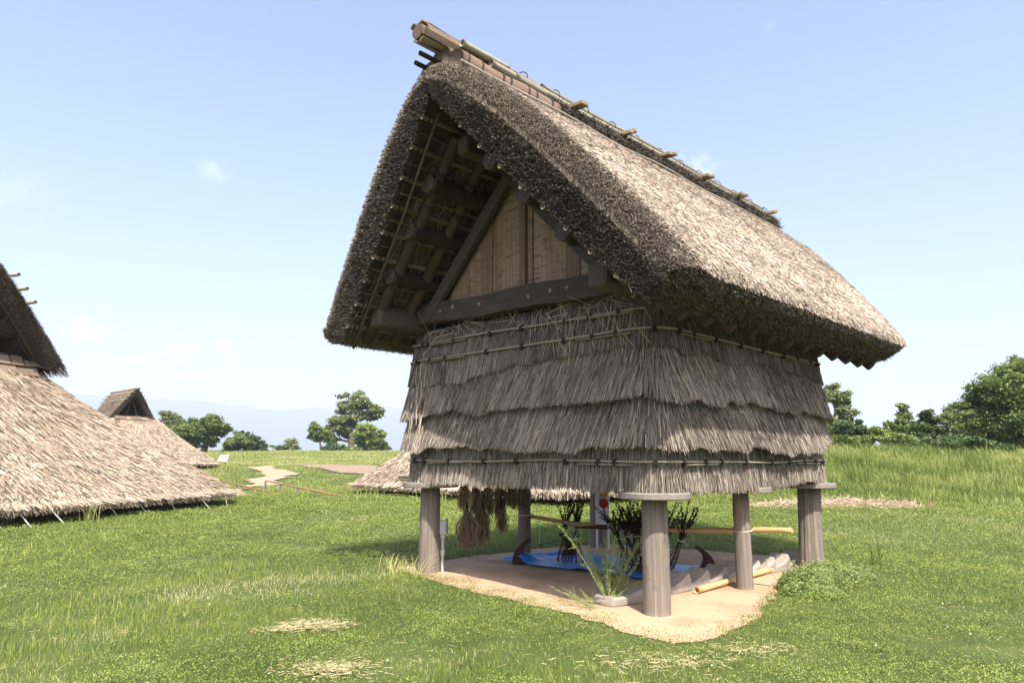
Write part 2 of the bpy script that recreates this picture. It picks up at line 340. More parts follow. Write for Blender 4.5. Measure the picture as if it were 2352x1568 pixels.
def patch(name, poly, m, lift, cell, rag=.3, dome=0, label=None):
    """a sheet laid on the ground inside an outline, with a ragged edge"""
    lo, hi = poly.min(0) - cell, poly.max(0) + cell
    nx, ny = [int(np.ceil(v)) for v in (hi - lo) / cell]
    X, Y = np.meshgrid(lo[0] + np.arange(nx + 1) * cell, lo[1] + np.arange(ny + 1) * cell)
    wx = X + (fbm(X / rag / 3, Y / rag / 3, 5) - .5) * rag * 2; wy = Y + (fbm(X / rag / 3, Y / rag / 3, 9) - .5) * rag * 2
    ins = inside(poly, wx, wy); keep = ins[:-1, :-1] & ins[1:, :-1] & ins[:-1, 1:] & ins[1:, 1:]
    Z = gz(X, Y) + lift + dome * (fbm(X * 3, Y * 3, 21) - .4) * .05
    g = Geo(); l = X.shape[1]; i, j = np.nonzero(keep)
    g.add(np.stack([X, Y, Z], -1), np.stack([i * l + j, i * l + j + 1, (i + 1) * l + j + 1, (i + 1) * l + j], -1))
    return tag(g.build(name, m, smooth=True), kind='structure')
patch('sand_floor', PADW, 'sand', .006, .03, .12, dome=.2)
patch('dirt_path', PATH, 'path', .05, .2, .8)
patch('soil_plot', SOIL, 'soil', .06, .5, .8)

# ------------------------------------------------------------------ the granary
gr = thing('raised_granary', (GC[0], GC[1], 0), -YAW, 'tall thatched granary raised on six round posts over a sand floor', 'granary')
X0 = .08                                              # roof axis
def zs(x): return -.02 * x
PO = np.array([(0, 6.17), (.18, 6.13), (.42, 6.0), (.68, 5.82), (1.15, 5.42), (1.6, 4.96), (2.1, 4.41), (2.5, 3.95), (2.8, 3.59), (2.93, 3.42), (2.98, 3.31)])
PB = np.array([(2.90, 3.22), (2.67, 3.14), (2.42, 3.1)])
PI = np.array([(2.3, 3.2), (1.6, 3.93), (.9, 4.66), (.3, 5.35), (0, 5.68)])
def yf(z): return -3.19 - .19 * (z - 3.3)
def yb(z): return 3.30 + .68 * (z - 3.35)

# posts with their round rat guards
for (x, y, r, dr) in [(1.87, -1.96, .138, .38), (-1.87, -1.93, .144, .39), (1.86, 0, .1, .37), (1.9, 1.95, .16, .40), (-1.86, 0, .1, .3), (-1.86, 1.93, .15, .38)]:
    g = Geo(); zz = np.linspace(-.1, 1.17, 9); lean = rng.normal(size=2) * .018
    tube(g, np.stack([x + lean[0] * zz, y + lean[1] * zz, zz], 1), r * np.linspace(1.06, .96, 9) * (1 + rng.normal(size=9) * .016), 64, wob=.005, cracks=[(int(q), rng.uniform(.08, .2)) for q in rng.integers(0, 64, 5)])
    po = g.build('post', 'grey_wood', gr, smooth=True)
    g = Geo(); n = 30; th = np.linspace(0, 2 * math.pi, n, endpoint=False); rr = dr * (1 + .035 * np.sin(2 * th + x) + .012 * rng.normal(size=n))
    prof = [(.0, 1.165), (.97, 1.165), (1.0, 1.175), (1.0, 1.225), (.97, 1.235), (0, 1.235)]
    V = np.concatenate([np.stack([x + rr * k * np.cos(th), y + rr * k * np.sin(th), np.full(n, z)], 1) for k, z in prof])
    i, j = np.meshgrid(np.arange(5), np.arange(n), indexing='ij')
    g.add(V, np.stack([i * n + j, i * n + (j + 1) % n, (i + 1) * n + (j + 1) % n, (i + 1) * n + j], -1).reshape(-1, 4))
    g.build('rat_guard', 'disc', po)

# floor beams and floor
for x in (-1.86, 1.86):
    g = Geo(); box(g, (x, 0, 1.31), (.2, 4.3, .145), bev=.02); g.build('floor_beam', 'beam_wood', gr)
for y in (-1.95, 0, 1.95):
    g = Geo(); box(g, (0, y, 1.452), (4.2, .16, .13), bev=.02); g.build('floor_joist', 'tie_wood', gr)
g = Geo()
for i in range(14): box(g, (-1.95 + i * .3, 0, 1.54), (.28, 4.2, .04), bev=.004)
g.build('floor_deck', 'beam_wood', gr)

# thatched walls: four skirts of straw round a rounded rectangle
HA, HB, RC = 2.12, 2.18, .27
SIDES = [2 * (HA - RC), 2 * (HB - RC)]; ARC = RC * math.pi / 2
LEN = [SIDES[0], ARC, SIDES[1], ARC, SIDES[0], ARC, SIDES[1], ARC]; PER = sum(LEN)
def perim(s, off):
    """s along the wall line from the front left corner, front wall first, then the right wall; off outward"""
    s = np.mod(s, PER); out = np.zeros(s.shape + (2,)); nrm = np.zeros_like(out); acc = 0
    starts = [(-(HA - RC), -HB), (HA - RC, -(HB - RC)), (HA, -(HB - RC)), (HA - RC, HB - RC), (HA - RC, HB), (-(HA - RC), HB - RC), (-HA, HB - RC), (-(HA - RC), -(HB - RC))]
    dirs = [(1, 0), None, (0, 1), None, (-1, 0), None, (0, -1), None]; a0 = [0, -90, 0, 0, 0, 90, 0, 180]; ns = [(0, -1), 0, (1, 0), 0, (0, 1), 0, (-1, 0), 0]
    for k in range(8):
        mk = (s >= acc) & (s < acc + LEN[k] + 1e-9); q = s[mk] - acc
        if dirs[k] is not None:
            nrm[mk] = ns[k]; out[mk] = np.array(starts[k]) + q[:, None] * np.array(dirs[k])
        else:
            th = np.radians(a0[k]) + q / RC; nn = np.stack([np.cos(th), np.sin(th)], -1); nrm[mk] = nn; out[mk] = np.array(starts[k]) + RC * nn
        acc += LEN[k]
    off = np.asarray(off, float)
    return out + nrm * (off[..., None] if off.ndim else off), nrm
S_CORNER = LEN[0] + ARC / 2
def tipz(s, z, k): return z + (noise2(s * 1.1, s * 0 + k, 31) - .5) * .20 + (noise2(s * 4, s * 0 + k, 33) - .5) * .09
for k, (z0, z1, o0, o1, lean, dens, wav) in enumerate([(1.94, 1.235, .02, .06, .04, 1500, .4), (2.40, 1.71, .02, .19, .24, 1500, 1), (2.90, 2.16, .01, .19, .26, 1500, 1), (3.36, 2.66, .0, .10, .06, 1300, 1)]):
    g = Geo(); n = 260; s = np.linspace(0, PER, n, endpoint=False)
    tz = z1 + (tipz(s, z1, k) - z1) * wav
    rings = [(o0 - .03, np.full(n, z0)), (o0 + (o1 - o0) * .5 - .015, (z0 + tz) / 2), (o1 - .03, tz + .035), (o1 - .09, tz + .03), (o0 - .08, (z0 + tz) / 2)]
    V = []
    for o, z in rings: p, _ = perim(s, o); V.append(np.concatenate([p, z[:, None]], 1))
    i, j = np.meshgrid(np.arange(4), np.arange(n), indexing='ij')
    g.add(np.concatenate(V), np.stack([i * n + j, i * n + (j + 1) % n, (i + 1) * n + (j + 1) % n, (i + 1) * n + j], -1).reshape(-1, 4), .5, 'wall_under')
    nvis = int((LEN[0] + LEN[2]) * dens * 1.05); nhid = int(PER * .5 * 300)
    s = np.concatenate([rng.uniform(-.35, LEN[0] + ARC + LEN[2] + .3, nvis), rng.uniform(LEN[0] + ARC + LEN[2], PER, nhid)])
    N_ = len(s)
    h0 = rng.random(N_) ** .8                                   # where each straw starts, from tip (0) up
    tz = z1 + (tipz(s, z1, k) - z1) * wav + rng.normal(size=N_) * .014
    ln = rng.uniform(.14, .42, N_); zb = tz + h0 * (z0 - tz) * .72; zb = np.where(rng.random(N_) < .38, tz, zb)
    zt = np.minimum(zb + ln, z0 + rng.random(N_) * .02)
    fb = (z0 - zb) / (z0 - z1); ft = (z0 - zt) / (z0 - z1)
    clump = noise2(s * 2.6, zb * 2.2, 41 + k) * .6 + noise2(s * 7, zb * 5, 47) * .4
    side = np.tanh((s - S_CORNER) / .5)                         # straws lean away from the near corner
    side = side * smooth(.1, 1.0, s); side = np.where((s > LEN[0] + ARC + LEN[2] + .1) | (s < -.2), 0, side)
    drift = lean * side * (.6 + .5 * clump) + rng.normal(size=N_) * .06
    pb, nb = perim(s + drift * (zt - zb), o0 + (o1 - o0) * fb + rng.uniform(-.012, .012, N_)); pt, _ = perim(s, o0 + (o1 - o0) * ft - .012)
    P = np.concatenate([pt, zt[:, None]], 1); Q = np.concatenate([pb, zb[:, None]], 1)
    rot = fbm(s * .9, zb * 1.3 + k * 3, 57); tone = .13 + .5 * clump * rng.random(N_) + .36 * rng.random(N_) + .55 * (rot - .48)
    tone = np.where(rng.random(N_) < .12, .02 + .1 * rng.random(N_), tone); tone = np.where(rng.random(N_) < .12, .72 + .2 * rng.random(N_), tone); tone = np.where(rng.random(N_) < .012, 1, tone)
    if k == 3: tone = tone * .85
    strands(g, P, Q - P, rng.uniform(.0016, .0042, N_) * (1 + .5 * (rng.random(N_) < .06)), tone, 'wall_straw', .9)
    # a few stray straws
    if k == 3:
        for q in range(110):
            s1 = np.array([rng.uniform(.2, LEN[0] + .6)]); p, nn = perim(s1, .06); z = 3.3 + rng.normal() * .06
            d = np.array([rng.normal() * .22, -abs(rng.normal()) * .1, rng.normal() * .14 - .02])
            strands(g, np.array([[p[0, 0], p[0, 1], z]]), d[None], .0035, rng.uniform(.6, 1), 'wall_straw')
        for q in range(34):
            s1 = np.array([rng.uniform(LEN[0] - 1.3, LEN[0] + .2)]); p, nn = perim(s1, .09); z = rng.uniform(2.9, 3.3)
            d = np.array([rng.normal() * .1, 0, -rng.uniform(.1, .4)])
            strands(g, np.array([[p[0, 0], p[0, 1], z]]), d[None], .004, 1.0, 'wall_straw')
    if k in (1, 2):
        for q in range(15):                                     # paler tuft hanging by the front left corner
            s1 = np.array([.25 + rng.normal() * .12]); p, nn = perim(s1, o1 + .015); z = rng.uniform(z1 + .25, z0)
            d = np.array([rng.normal() * .04 - .02, -.02, -rng.uniform(.15, .32)])
            strands(g, np.array([[p[0, 0], p[0, 1], z]]), d[None], .005, rng.uniform(.75, 1), 'wall_straw')
    g.build('wall_thatch', None, gr)

# bamboo rods lashed round the walls
lash = Geo(); tube(lash, [(-.022, 0, 0), (.022, 0, 0)], .032, 8); 
lash_me = None
for (z, off, r) in [(1.545, .085, .011), (2.93, .085, .014), (3.165, .06, .013)]:
    g = Geo(); m_ = 'bamboo_old'
    n = 150; s = np.linspace(0, PER, n); p, _ = perim(s, off); zz = z + (noise2(s * .8, s * 0, 77 + int(z * 10)) - .5) * .035
    P = np.concatenate([p, zz[:, None]], 1); tube(g, P, r, 7, .55, cap=False)
    for c in (0, 2):                                            # doubled ends where two rods overlap near the corners
        for e, sg in ((LEN[0] + ARC / 2, -1), (LEN[0] + ARC / 2, 1), (.1, 1), (LEN[0] + ARC + LEN[2], -1)):
            q = np.linspace(.22, .95, 8); p, _ = perim(e + sg * q, off + .006); tube(g, np.concatenate([p, (z - .035 + q * .01)[:, None]], 1), r * .95, 7, .75)
    rod = g.build('binding_rod', m_, gr, smooth=True)
    ss = [.12, .3, .75, 1.4, 2.05, 2.75, 3.2, 3.5, LEN[0] + ARC / 2, LEN[0] + .5, LEN[0] + .8, LEN[0] + 1.25, LEN[0] + 1.9, LEN[0] + 2.5, LEN[0] + 3.05, LEN[0] + 3.5, LEN[0] + 3.9, LEN[0] + 4.15]
    for q in ss:
        q += rng.normal() * .04; p, nn = perim(np.array([q]), off)
        if lash_me is None:
            o = lash.build('lashing', 'rope', rod); lash_me = o.data
        else:
            o = bpy.data.objects.new('lashing', lash_me); COL.objects.link(o); o.parent = rod
        o.location = (p[0, 0], p[0, 1], z - .008); o.rotation_euler = (0, rng.normal() * .25, math.atan2(nn[0, 1], nn[0, 0]) + math.pi / 2); o.scale = (1, .8, 1.15)

# wall plates, tie beam, gable
for x in (-1.84, 1.96):
    g = Geo(); box(g, (x, .05, 3.43 + zs(x)), (.26, 6.1, .27), bev=.045); g.build('wall_plate', 'beam_wood', gr, smooth=False)
for y in (-2.27, 2.27):
    g = Geo(); xs = np.linspace(-1.75, 1.9, 9)
    V = []
    for i, x in enumerate(xs):
        c = 3.52 + zs(x) + .015 * math.sin(i * 1.7); h = .135; w = .09
        V += [(x, y - w, c - h), (x, y - w - .012, c - h * .2), (x, y - w, c + h), (x, y + w, c + h), (x, y + w, c - h)]
    i, j = np.meshgrid(np.arange(8), np.arange(5), indexing='ij')
    g.add(V, [np.stack([i * 5 + j, i * 5 + (j + 1) % 5, (i + 1) * 5 + (j + 1) % 5, (i + 1) * 5 + j], -1).reshape(-1, 4), np.array([[0, 1, 2, 3, 4], [40, 44, 43, 42, 41]])])
    tb = g.build('tie_beam', 'tie_wood', gr)
    for px in (-1.2, -.95, -.42, .45, .8, 1.05):                # pale peg ends let into the beam
        g = Geo(); tube(g, [(px, y + .04 * np.sign(y) * 0 + np.sign(y) * .075, 3.53 + zs(px) + rng.normal() * .03), (px, y + np.sign(y) * .109, 3.53 + zs(px))], .024, 9); g.build('peg_end', 'peg', tb)
    # gable boards
    yy = y * .975; gw = Geo(); x = -1.36
    while x < 1.5:
        w = rng.uniform(.16, .23); xm = min(x + w, 1.52) - .007
        zt = [5.12 - (abs(q - X0)) * 1.08 + zs(q) for q in (x, xm)]; zt = [max(q, 3.62) for q in zt]; t = rng.uniform(.3, .75); dy = rng.normal() * .004
        pts = [(x, 3.6), (xm, 3.6), (xm, zt[1])] + ([(X0, 5.12)] if x < X0 < xm else []) + [(x, zt[0])]
        m_ = len(pts); V = [(a, yy - .016 + dy, b) for a, b in pts] + [(a, yy + .016, b) for a, b in pts]
        j = np.arange(m_); gw.add(V, [np.arange(m_)[None, ::-1] * 1, (np.arange(m_) + m_)[None], np.stack([j, (j + 1) % m_, (j + 1) % m_ + m_, j + m_], -1)], t); x += w
    gw.build('gable_wall', 'plank', gr)
    g = Geo(); box(g, (.26, yy + np.sign(y) * .045, 4.2), (.1, .05, 1.3), tone=.3); g.build('gable_post', 'plank', gr)
    for sg in (-1, 1):                                          # principal rafters
        a = np.array([X0 + sg * 1.62, y + np.sign(y) * .06, 3.48]); b = np.array([X0, y + np.sign(y) * .06, 5.13]); d = b - a; ln = np.linalg.norm(d); d /= ln
        g = Geo(); R = np.stack([d, np.array([0, 1, 0]), np.cross(d, [0, 1, 0])], 1); box(g, (a + b) / 2 + np.array([0, sg * .004, 0]), (ln, .1, .16), R, bev=.015); g.build('principal_rafter', 'beam_wood', gr)

# purlins, ridge beam, rafters and bamboo laths under the roof
SLN = unit(np.array([.7, 0, -.735]))                           # down the right slope
for (d, z, r) in [(.56, 4.93, .115), (1.02, 4.44, .115), (1.5, 3.93, .11)]:
    for sg in (-1, 1):
        g = Geo(); yy = np.linspace(-3.2 + (4.9 - z) * .14, 4.2, 8); x = X0 + sg * d
        tube(g, np.stack([x + 0 * yy, yy, z + zs(x) + .012 * np.sin(yy * 1.3)], 1), r * (1 + .04 * np.sin(yy)), 14, rng.uniform(.35, .6), wob=.02)
        p_ = g.build('purlin', 'pole_wood', gr, smooth=True)
        for k in (-2.86, -2.62, -2.3):
            g = Geo(); tube(g, [(x, k - .02, z + zs(x)), (x, k + .02, z + zs(x))], r * 1.07, 14); g.build('lashing', 'rope', p_)
        g = Geo(); tube(g, [(x, yy[0] - .012, z + zs(x)), (x, yy[0] + .05, z + zs(x))], r * .985, 14); g.build('end_grain', 'beam_wood', p_)
g = Geo(); box(g, (X0, .6, 5.3), (.2, 7.5, .22), bev=.04); g.build('ridge_beam', 'beam_wood', gr)
def inner(d): return np.where(np.asarray(d) > 2.3, 3.2 - (np.asarray(d) - 2.3) * 1.04, np.interp(d, PI[::-1, 0], PI[::-1, 1]))
RY = [-2.86, -2.4, -1.9, -1.4, -.9, -.4, .1, .6, 1.1, 1.6, 2.1, 2.6, 3.05]
for sg in (-1, 1):
    for y in RY:
        g = Geo(); dd = np.linspace(.12, 2.36 if sg > 0 else 2.25, 7); x = X0 + sg * dd + .12 * (sg > 0); z = inner(dd) - .115 + zs(x)
        yy = y + (y - .1) / 3 * .28 * (1 - dd / 2.4)
        tube(g, np.stack([x, yy, z], 1), np.linspace(.066, .082, 7) * (1 + .05 * np.sin(dd * 3 + y)), 12, rng.uniform(.3, .7), wob=.02); rf = g.build('rafter', 'pole_wood', gr, smooth=True)
        if y < -2:
            for q in np.linspace(.45, 2.2, 7):
                c = np.array([X0 + sg * q + .12 * (sg > 0), y + (y - .1) / 3 * .28 * (1 - q / 2.4), inner(q) - .115 + zs(X0 + sg * q)]); dv = np.array([sg * .69, 0, -.72]) * .03
                g = Geo(); tube(g, [c - dv, c + dv], .075, 9); g.build('lashing', 'rope', rf)
    # bamboo pole along the front edge of the slope
    g = Geo(); dd = np.linspace(.02, 2.38, 9); x = X0 + sg * dd + .12 * (sg > 0); z = inner(dd) - .075 + zs(x); tube(g, np.stack([x, yf(z) + .13, z], 1), .02, 9, .3, hollow=True); g.build('verge_bamboo', 'bamboo_brown', gr, smooth=True)
    g = Geo(); z = inner(dd) - .02 + zs(x); tube(g, np.stack([x, yf(z) + .02, z], 1), .012, 6, .3); g.build('edge_cane', 'pole_wood', gr)
    for i, d in enumerate(np.arange(.12, 2.36, .128)):
        x = X0 + sg * d + .12 * (sg > 0); z = inner(d) - .035 + zs(x); thick = i % 2 == 0
        g = Geo(); y0 = yf(z) + (-.06 if thick else .0); yy = np.linspace(y0, 3.6 + (2.4 - d) * .45, 7)
        tube(g, np.stack([x + 0 * yy, yy, z + .004 * np.sin(yy * 2 + d * 9)], 1), .03 if thick else .012, 9 if thick else 6, rng.uniform(.55, .95), hollow=thick)
        lt = g.build('roof_lath', 'bamboo_brown', gr, smooth=True)
        if thick:
            g = Geo()
            for q in (.1, .17): tube(g, [(x, y0 + q - .012, z), (x, y0 + q + .012, z)], .033, 8)
            g.build('lashing', 'rope', lt)

# roof thatch: a thick shell with rounded verges, covered in reed
def roof_shell():
    g = Geo(); half = np.concatenate([PO, PB, PI])
    INR = .12; loop = [(X0 + d + (INR if i >= len(PO) + len(PB) else 0) * (1 if d > .01 else .5), z) for i, (d, z) in enumerate(half)] + [(X0 - d, z) for d, z in half[::-1][1:]][:-1]
    loop = np.array(loop); loop[:, 1] += zs(loop[:, 0]); no, m_ = len(PO), len(loop)
    outer = np.array([True] * (no + 2) + [False] * (2 * len(PI) + 2 * len(PB) - 5) + [True] * (no + 1))
    nxt, prv = np.roll(loop, -1, 0), np.roll(loop, 1, 0); t = unit(nxt - prv); nrm = np.stack([-t[:, 1], t[:, 0]], 1)
    sl = []
    F0, F1 = yf(loop[:, 1]), yb(loop[:, 1])
    for d in (0, .02, .06, .13, .25, .40): sl.append((F0 + d, .25 * (1 - math.sqrt(max(0, 1 - ((.40 - d) / .40) ** 2)))))
    for q in np.linspace(.12, .9, 9): sl.append((F0 + (F1 - F0) * q, 0))
    for d in (.40, .25, .13, .06, .02, 0): sl.append((F1 - d, .25 * (1 - math.sqrt(max(0, 1 - ((.40 - d) / .40) ** 2)))))
    V = []
    for y, ins in sl:
        p = loop - np.where(outer[:, None], nrm * ins, 0); V.append(np.stack([p[:, 0], y, p[:, 1]], 1))
    k = len(V); i, j = np.meshgrid(np.arange(k - 1), np.arange(m_), indexing='ij')
    g.add(np.concatenate(V), np.stack([i * m_ + j, (i + 1) * m_ + j, (i + 1) * m_ + (j + 1) % m_, i * m_ + (j + 1) % m_], -1).reshape(-1, 4)[(j.ravel() < len(half) - len(PI)) | (j.ravel() > len(half) + len(PI) - 3)], .5, 'roof_under')
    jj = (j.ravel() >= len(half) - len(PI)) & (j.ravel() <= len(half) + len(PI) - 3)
    g.add(np.concatenate(V), np.stack([i * m_ + j, (i + 1) * m_ + j, (i + 1) * m_ + (j + 1) % m_, i * m_ + (j + 1) % m_], -1).reshape(-1, 4)[jj], .3, 'pole_wood')  # reed underside given the dark pole colour, under-roof shade painted in
    # end faces between outer and inner lines
    no2 = len(half); hl = np.concatenate([PO, PB]); outl = [*range(len(hl))]
    for e, fl in ((0, False), (k - 1, True)):
        for sgn in (1, -1):
            a = np.linspace(0, 1, 12)
            po = np.stack([np.interp(a, np.linspace(0, 1, len(PO)), PO[:, c]) for c in (0, 1)], 1); pi = np.stack([np.interp(a, np.linspace(0, 1, len(PI)), PI[::-1, c]) for c in (0, 1)], 1)
            nn = unit(np.gradient(po, axis=0)); po = po + np.stack([nn[:, 1], -nn[:, 0]], 1) * .25
            W = []
            for p, sh in ((po, 0), (pi, INR * (sgn > 0))):
                x = X0 + sgn * p[:, 0] + sh; z = p[:, 1] + zs(x); y = yf(z) if e == 0 else yb(z); W.append(np.stack([x, y + (.004 if e == 0 else -.004), z], 1))
            j = np.arange(11); g.add(np.concatenate(W), np.stack([j, j + 1, j + 13, j + 12], -1), .5, 'roof_under')
            p = np.array([po[-1], (2.79, 3.33), (2.76, 3.24), PB[1], PB[2], PI[0] + np.array([INR * (sgn > 0), 0])]); x = X0 + sgn * p[:, 0]; z = p[:, 1] + zs(x); y = (yf(z) if e == 0 else yb(z)) + (.004 if e == 0 else -.004)
            g.add(np.stack([x, y, z], 1), np.array([[0, 1, 5], [1, 2, 5], [2, 3, 5], [3, 4, 5]]), .5, 'roof_under')
            k2 = 1600; f = rng.random(k2); w = rng.random(k2); q = np.stack([np.interp(f, np.linspace(0, 1, 5), p[:5, c]) for c in (0, 1)], 1); q = p[5] + (q - p[5]) * np.sqrt(w)[:, None]
            xx = X0 + sgn * q[:, 0]; zz = q[:, 1] + zs(xx); o = -1 if e == 0 else 1; yy = yf(zz) if e == 0 else yb(zz)
            strands(g, np.stack([xx, yy - o * .02, zz], 1), unit(np.stack([sgn * .3 + rng.normal(size=k2) * .3, o * np.ones(k2), -.3 + rng.normal(size=k2) * .3], 1)) * rng.uniform(.04, .1, k2)[:, None], .0042, .1 + .6 * rng.random(k2), 'roof_dark', .9)
    arc = np.concatenate([[0], np.cumsum(np.linalg.norm(np.diff(PO, axis=0), axis=1))])
    def surf(a, sgn):                                          # a: arc length from the ridge
        d = np.interp(a, arc, PO[:, 0]); z = np.interp(a, arc, PO[:, 1]); e = .05
        tx = np.interp(a + e, arc, PO[:, 0]) - np.interp(a - e, arc, PO[:, 0]); tz = np.interp(a + e, arc, PO[:, 1]) - np.interp(a - e, arc, PO[:, 1])
        t = unit(np.stack([tx, tz], -1)); x = X0 + sgn * d; return x, z + zs(x), sgn * t[:, 0], t[:, 1]
    for sgn, cnt in ((1, 210000), (-1, 40000)):
        a = rng.uniform(.02, arc[-1] - .03, cnt); x, z, tx, tz = surf(a, sgn); f = rng.random(cnt); f = np.where(rng.random(cnt) < .12, f * .06, f)
        y0, y1 = yf(z), yb(z); y = y0 + .01 + (y1 - y0 - .02) * f; dl = np.minimum(y - y0, y1 - y)
        ins = .25 * (1 - np.sqrt(np.clip(1 - (np.clip(.40 - dl, 0, .40) / .40) ** 2, 0, 1)))
        nx, nz = -tz * sgn, np.abs(tx)
        nx = np.where(sgn > 0, np.abs(tz), -np.abs(tz)); P = np.stack([x - nx * ins, y, z - nz * ins], 1)
        edge = np.clip(1 - dl / .40, 0, 1); out = np.where(f < .5, -1, 1)
        ln = rng.uniform(.06, .18, cnt) * (1 - .5 * edge)
        D = np.stack([tx + nx * .08 + rng.normal(size=cnt) * .05, rng.normal(size=cnt) * .085 + out * edge * 1.5, tz + nz * .08 + rng.normal(size=cnt) * .05], 1)
        D[:, 0] += nx * edge * .8; D[:, 2] += nz * edge * .8
        D = unit(D) * ln[:, None]; P = P - D * (.35 + .25 * edge)[:, None] + np.stack([nx, 0 * nx, nz], 1) * rng.uniform(-.004, .012, cnt)[:, None]
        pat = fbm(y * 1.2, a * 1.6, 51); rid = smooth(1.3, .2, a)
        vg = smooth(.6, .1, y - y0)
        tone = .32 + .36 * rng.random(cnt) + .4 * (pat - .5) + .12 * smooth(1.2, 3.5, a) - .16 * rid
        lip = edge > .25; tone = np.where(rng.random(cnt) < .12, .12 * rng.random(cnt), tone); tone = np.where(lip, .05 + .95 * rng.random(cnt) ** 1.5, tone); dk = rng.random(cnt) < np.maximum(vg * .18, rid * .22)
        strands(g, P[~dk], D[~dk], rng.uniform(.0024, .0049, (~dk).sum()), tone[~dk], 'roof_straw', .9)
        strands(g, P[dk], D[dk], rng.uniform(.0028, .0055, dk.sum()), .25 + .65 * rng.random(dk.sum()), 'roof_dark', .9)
    # cut ends on the front and back verges, and on the eaves
    for sgn in (1, -1):
        for e, cnt in ((0, 34000), (1, 4000)):
            a = rng.random(cnt); w = rng.random(cnt)
            po = np.stack([np.interp(a, np.linspace(0, 1, len(PO)), PO[:, c]) for c in (0, 1)], 1); pi = np.stack([np.interp(a, np.linspace(0, 1, len(PI)), PI[::-1, c]) for c in (0, 1)], 1)
            pi[:, 0] += INR * (sgn > 0); nn_ = unit(np.stack([np.interp(a, np.linspace(0, 1, len(PO)), np.gradient(PO[:, c])) for c in (0, 1)], 1)); po = po + np.stack([nn_[:, 1], -nn_[:, 0]], 1) * .25; p = pi + (po - pi) * w[:, None]; x = X0 + sgn * p[:, 0]; z = p[:, 1] + zs(x); y = yf(z) if e == 0 else yb(z); o = -1 if e == 0 else 1
            P = np.stack([x, y - o * .02, z], 1); ln = rng.uniform(.035, .10, cnt)
            D = np.stack([sgn * (.25 + .5 * (w - .3)) + rng.normal(size=cnt) * .32, o * np.ones(cnt), -.32 + .45 * w + rng.normal(size=cnt) * .3], 1); D = unit(D) * ln[:, None]
            strands(g, P, D, rng.uniform(.0026, .0048, cnt), .10 + .68 * rng.random(cnt) * (.6 + .8 * fbm(a * 9, w * 3, 61)) + .28 * smooth(.7, 1, w), 'roof_dark' if sgn > 0 else 'roof_dark', .9)
        cnt = 26000 if sgn > 0 else 9000
        pe = np.concatenate([PO[-2:], PB]); a = rng.random(cnt); p = np.stack([np.interp(a, np.linspace(0, 1, len(pe)), pe[:, c]) for c in (0, 1)], 1)
        x = X0 + sgn * p[:, 0]; z = p[:, 1] + zs(x); y0, y1 = yf(z) + .02, yb(z) - .02; y = y0 + (y1 - y0) * rng.random(cnt); dl = np.minimum(y - y0, y1 - y); ins = .25 * (1 - np.sqrt(np.clip(1 - (np.clip(.40 - dl, 0, .40) / .40) ** 2, 0, 1))) * np.clip((p[:, 0] - 2.5) / .35, 0, 1); x = x - sgn * .75 * ins; z = z + .45 * ins
        D = unit(np.stack([sgn * .62 + rng.normal(size=cnt) * .18, rng.normal(size=cnt) * .2, -.74 + rng.normal(size=cnt) * .18], 1)) * rng.uniform(.03, .085, cnt)[:, None]
        strands(g, np.stack([x, y, z], 1) - D * .3, D, rng.uniform(.003, .0052, cnt), .3 + .7 * rng.random(cnt), 'roof_dark', .9)  # eave ends use the dark reed, shade under the eave painted in
        # reed seen from below between the laths, toned darker as painted under-roof shade
        cnt = 7000; d = rng.uniform(.1, 2.3, cnt); x = X0 + sgn * d + .115 * (sgn > 0); z = inner(d) - .004 + zs(x); y = rng.uniform(-3.2, 0.2, cnt); ok = y > yf(z)
        D = unit(np.stack([sgn * .69 + rng.normal(size=cnt) * .12, rng.normal(size=cnt) * .25, -.72 + rng.normal(size=cnt) * .1], 1)) * .22
        strands(g, np.stack([x, y, z], 1)[ok], D[ok], .005, rng.uniform(.0, .4, cnt)[ok], 'roof_straw', .9)
    return g.build('roof_thatch', None, gr)
roof_shell()

# ridge: bark roll, bark cap bundle, bamboo poles, pegs
g = Geo(); yy = np.linspace(-3.5, 5.0, 60)
for k, (dx, dz, r, ye) in enumerate([(.23, 6.10, .18, -1.75), (-.23, 6.12, .18, 4.9), (0, 6.25, .17, 4.9)]):
    q = yy[yy < ye]; tube(g, np.stack([X0 + dx + 0 * q, q, dz + zs(dx) + .008 * np.sin(q * 5)], 1), r * (1 + .03 * np.sin(q * 7 + k)), 26, .5, wob=.03)
g.build('ridge_roll', 'bark', gr, smooth=True)
g = Geo()
cnt = 9000; y = rng.uniform(-1.75, 4.95, cnt); ang = rng.uniform(-.2, 1.5, cnt); rr = .17 + .02 * rng.random(cnt) + .05 * (fbm(y * 2.4, ang, 71) - .5)
P = np.stack([X0 + .21 + rr * np.cos(ang), y, 6.11 + rr * np.sin(ang)], 1)
D = unit(np.stack([.6 + rng.normal(size=cnt) * .4, rng.normal(size=cnt) * .5, -.5 + rng.normal(size=cnt) * .5], 1)) * rng.uniform(.04, .12, cnt)[:, None]
strands(g, P, D, .0045, rng.random(cnt) * .85, 'roof_dark', .9)
q = np.linspace(-1.75, 4.9, 40); tube(g, np.stack([X0 + .21 + 0 * q, q, 6.10 + .02 * np.sin(q * 4)], 1), .165 * (1 + .1 * np.sin(q * 6.3)), 12, .2, 'roof_dark')
g.build('ridge_packing', None, gr)
for y in (-3.42, -3.2, -2.85, -2.72, -2.4, -2.25, -1.95):
    g = Geo(); th = np.linspace(-.5, 2.4, 9); tube(g, np.stack([X0 + .23 + .187 * np.cos(th), y + 0 * th + .03 * np.sin(th * 2), 6.10 + .187 * np.sin(th)], 1), .013, 6); g.build('roll_rope', 'rope', gr)
g = Geo()                                                      # bark strips of the cap
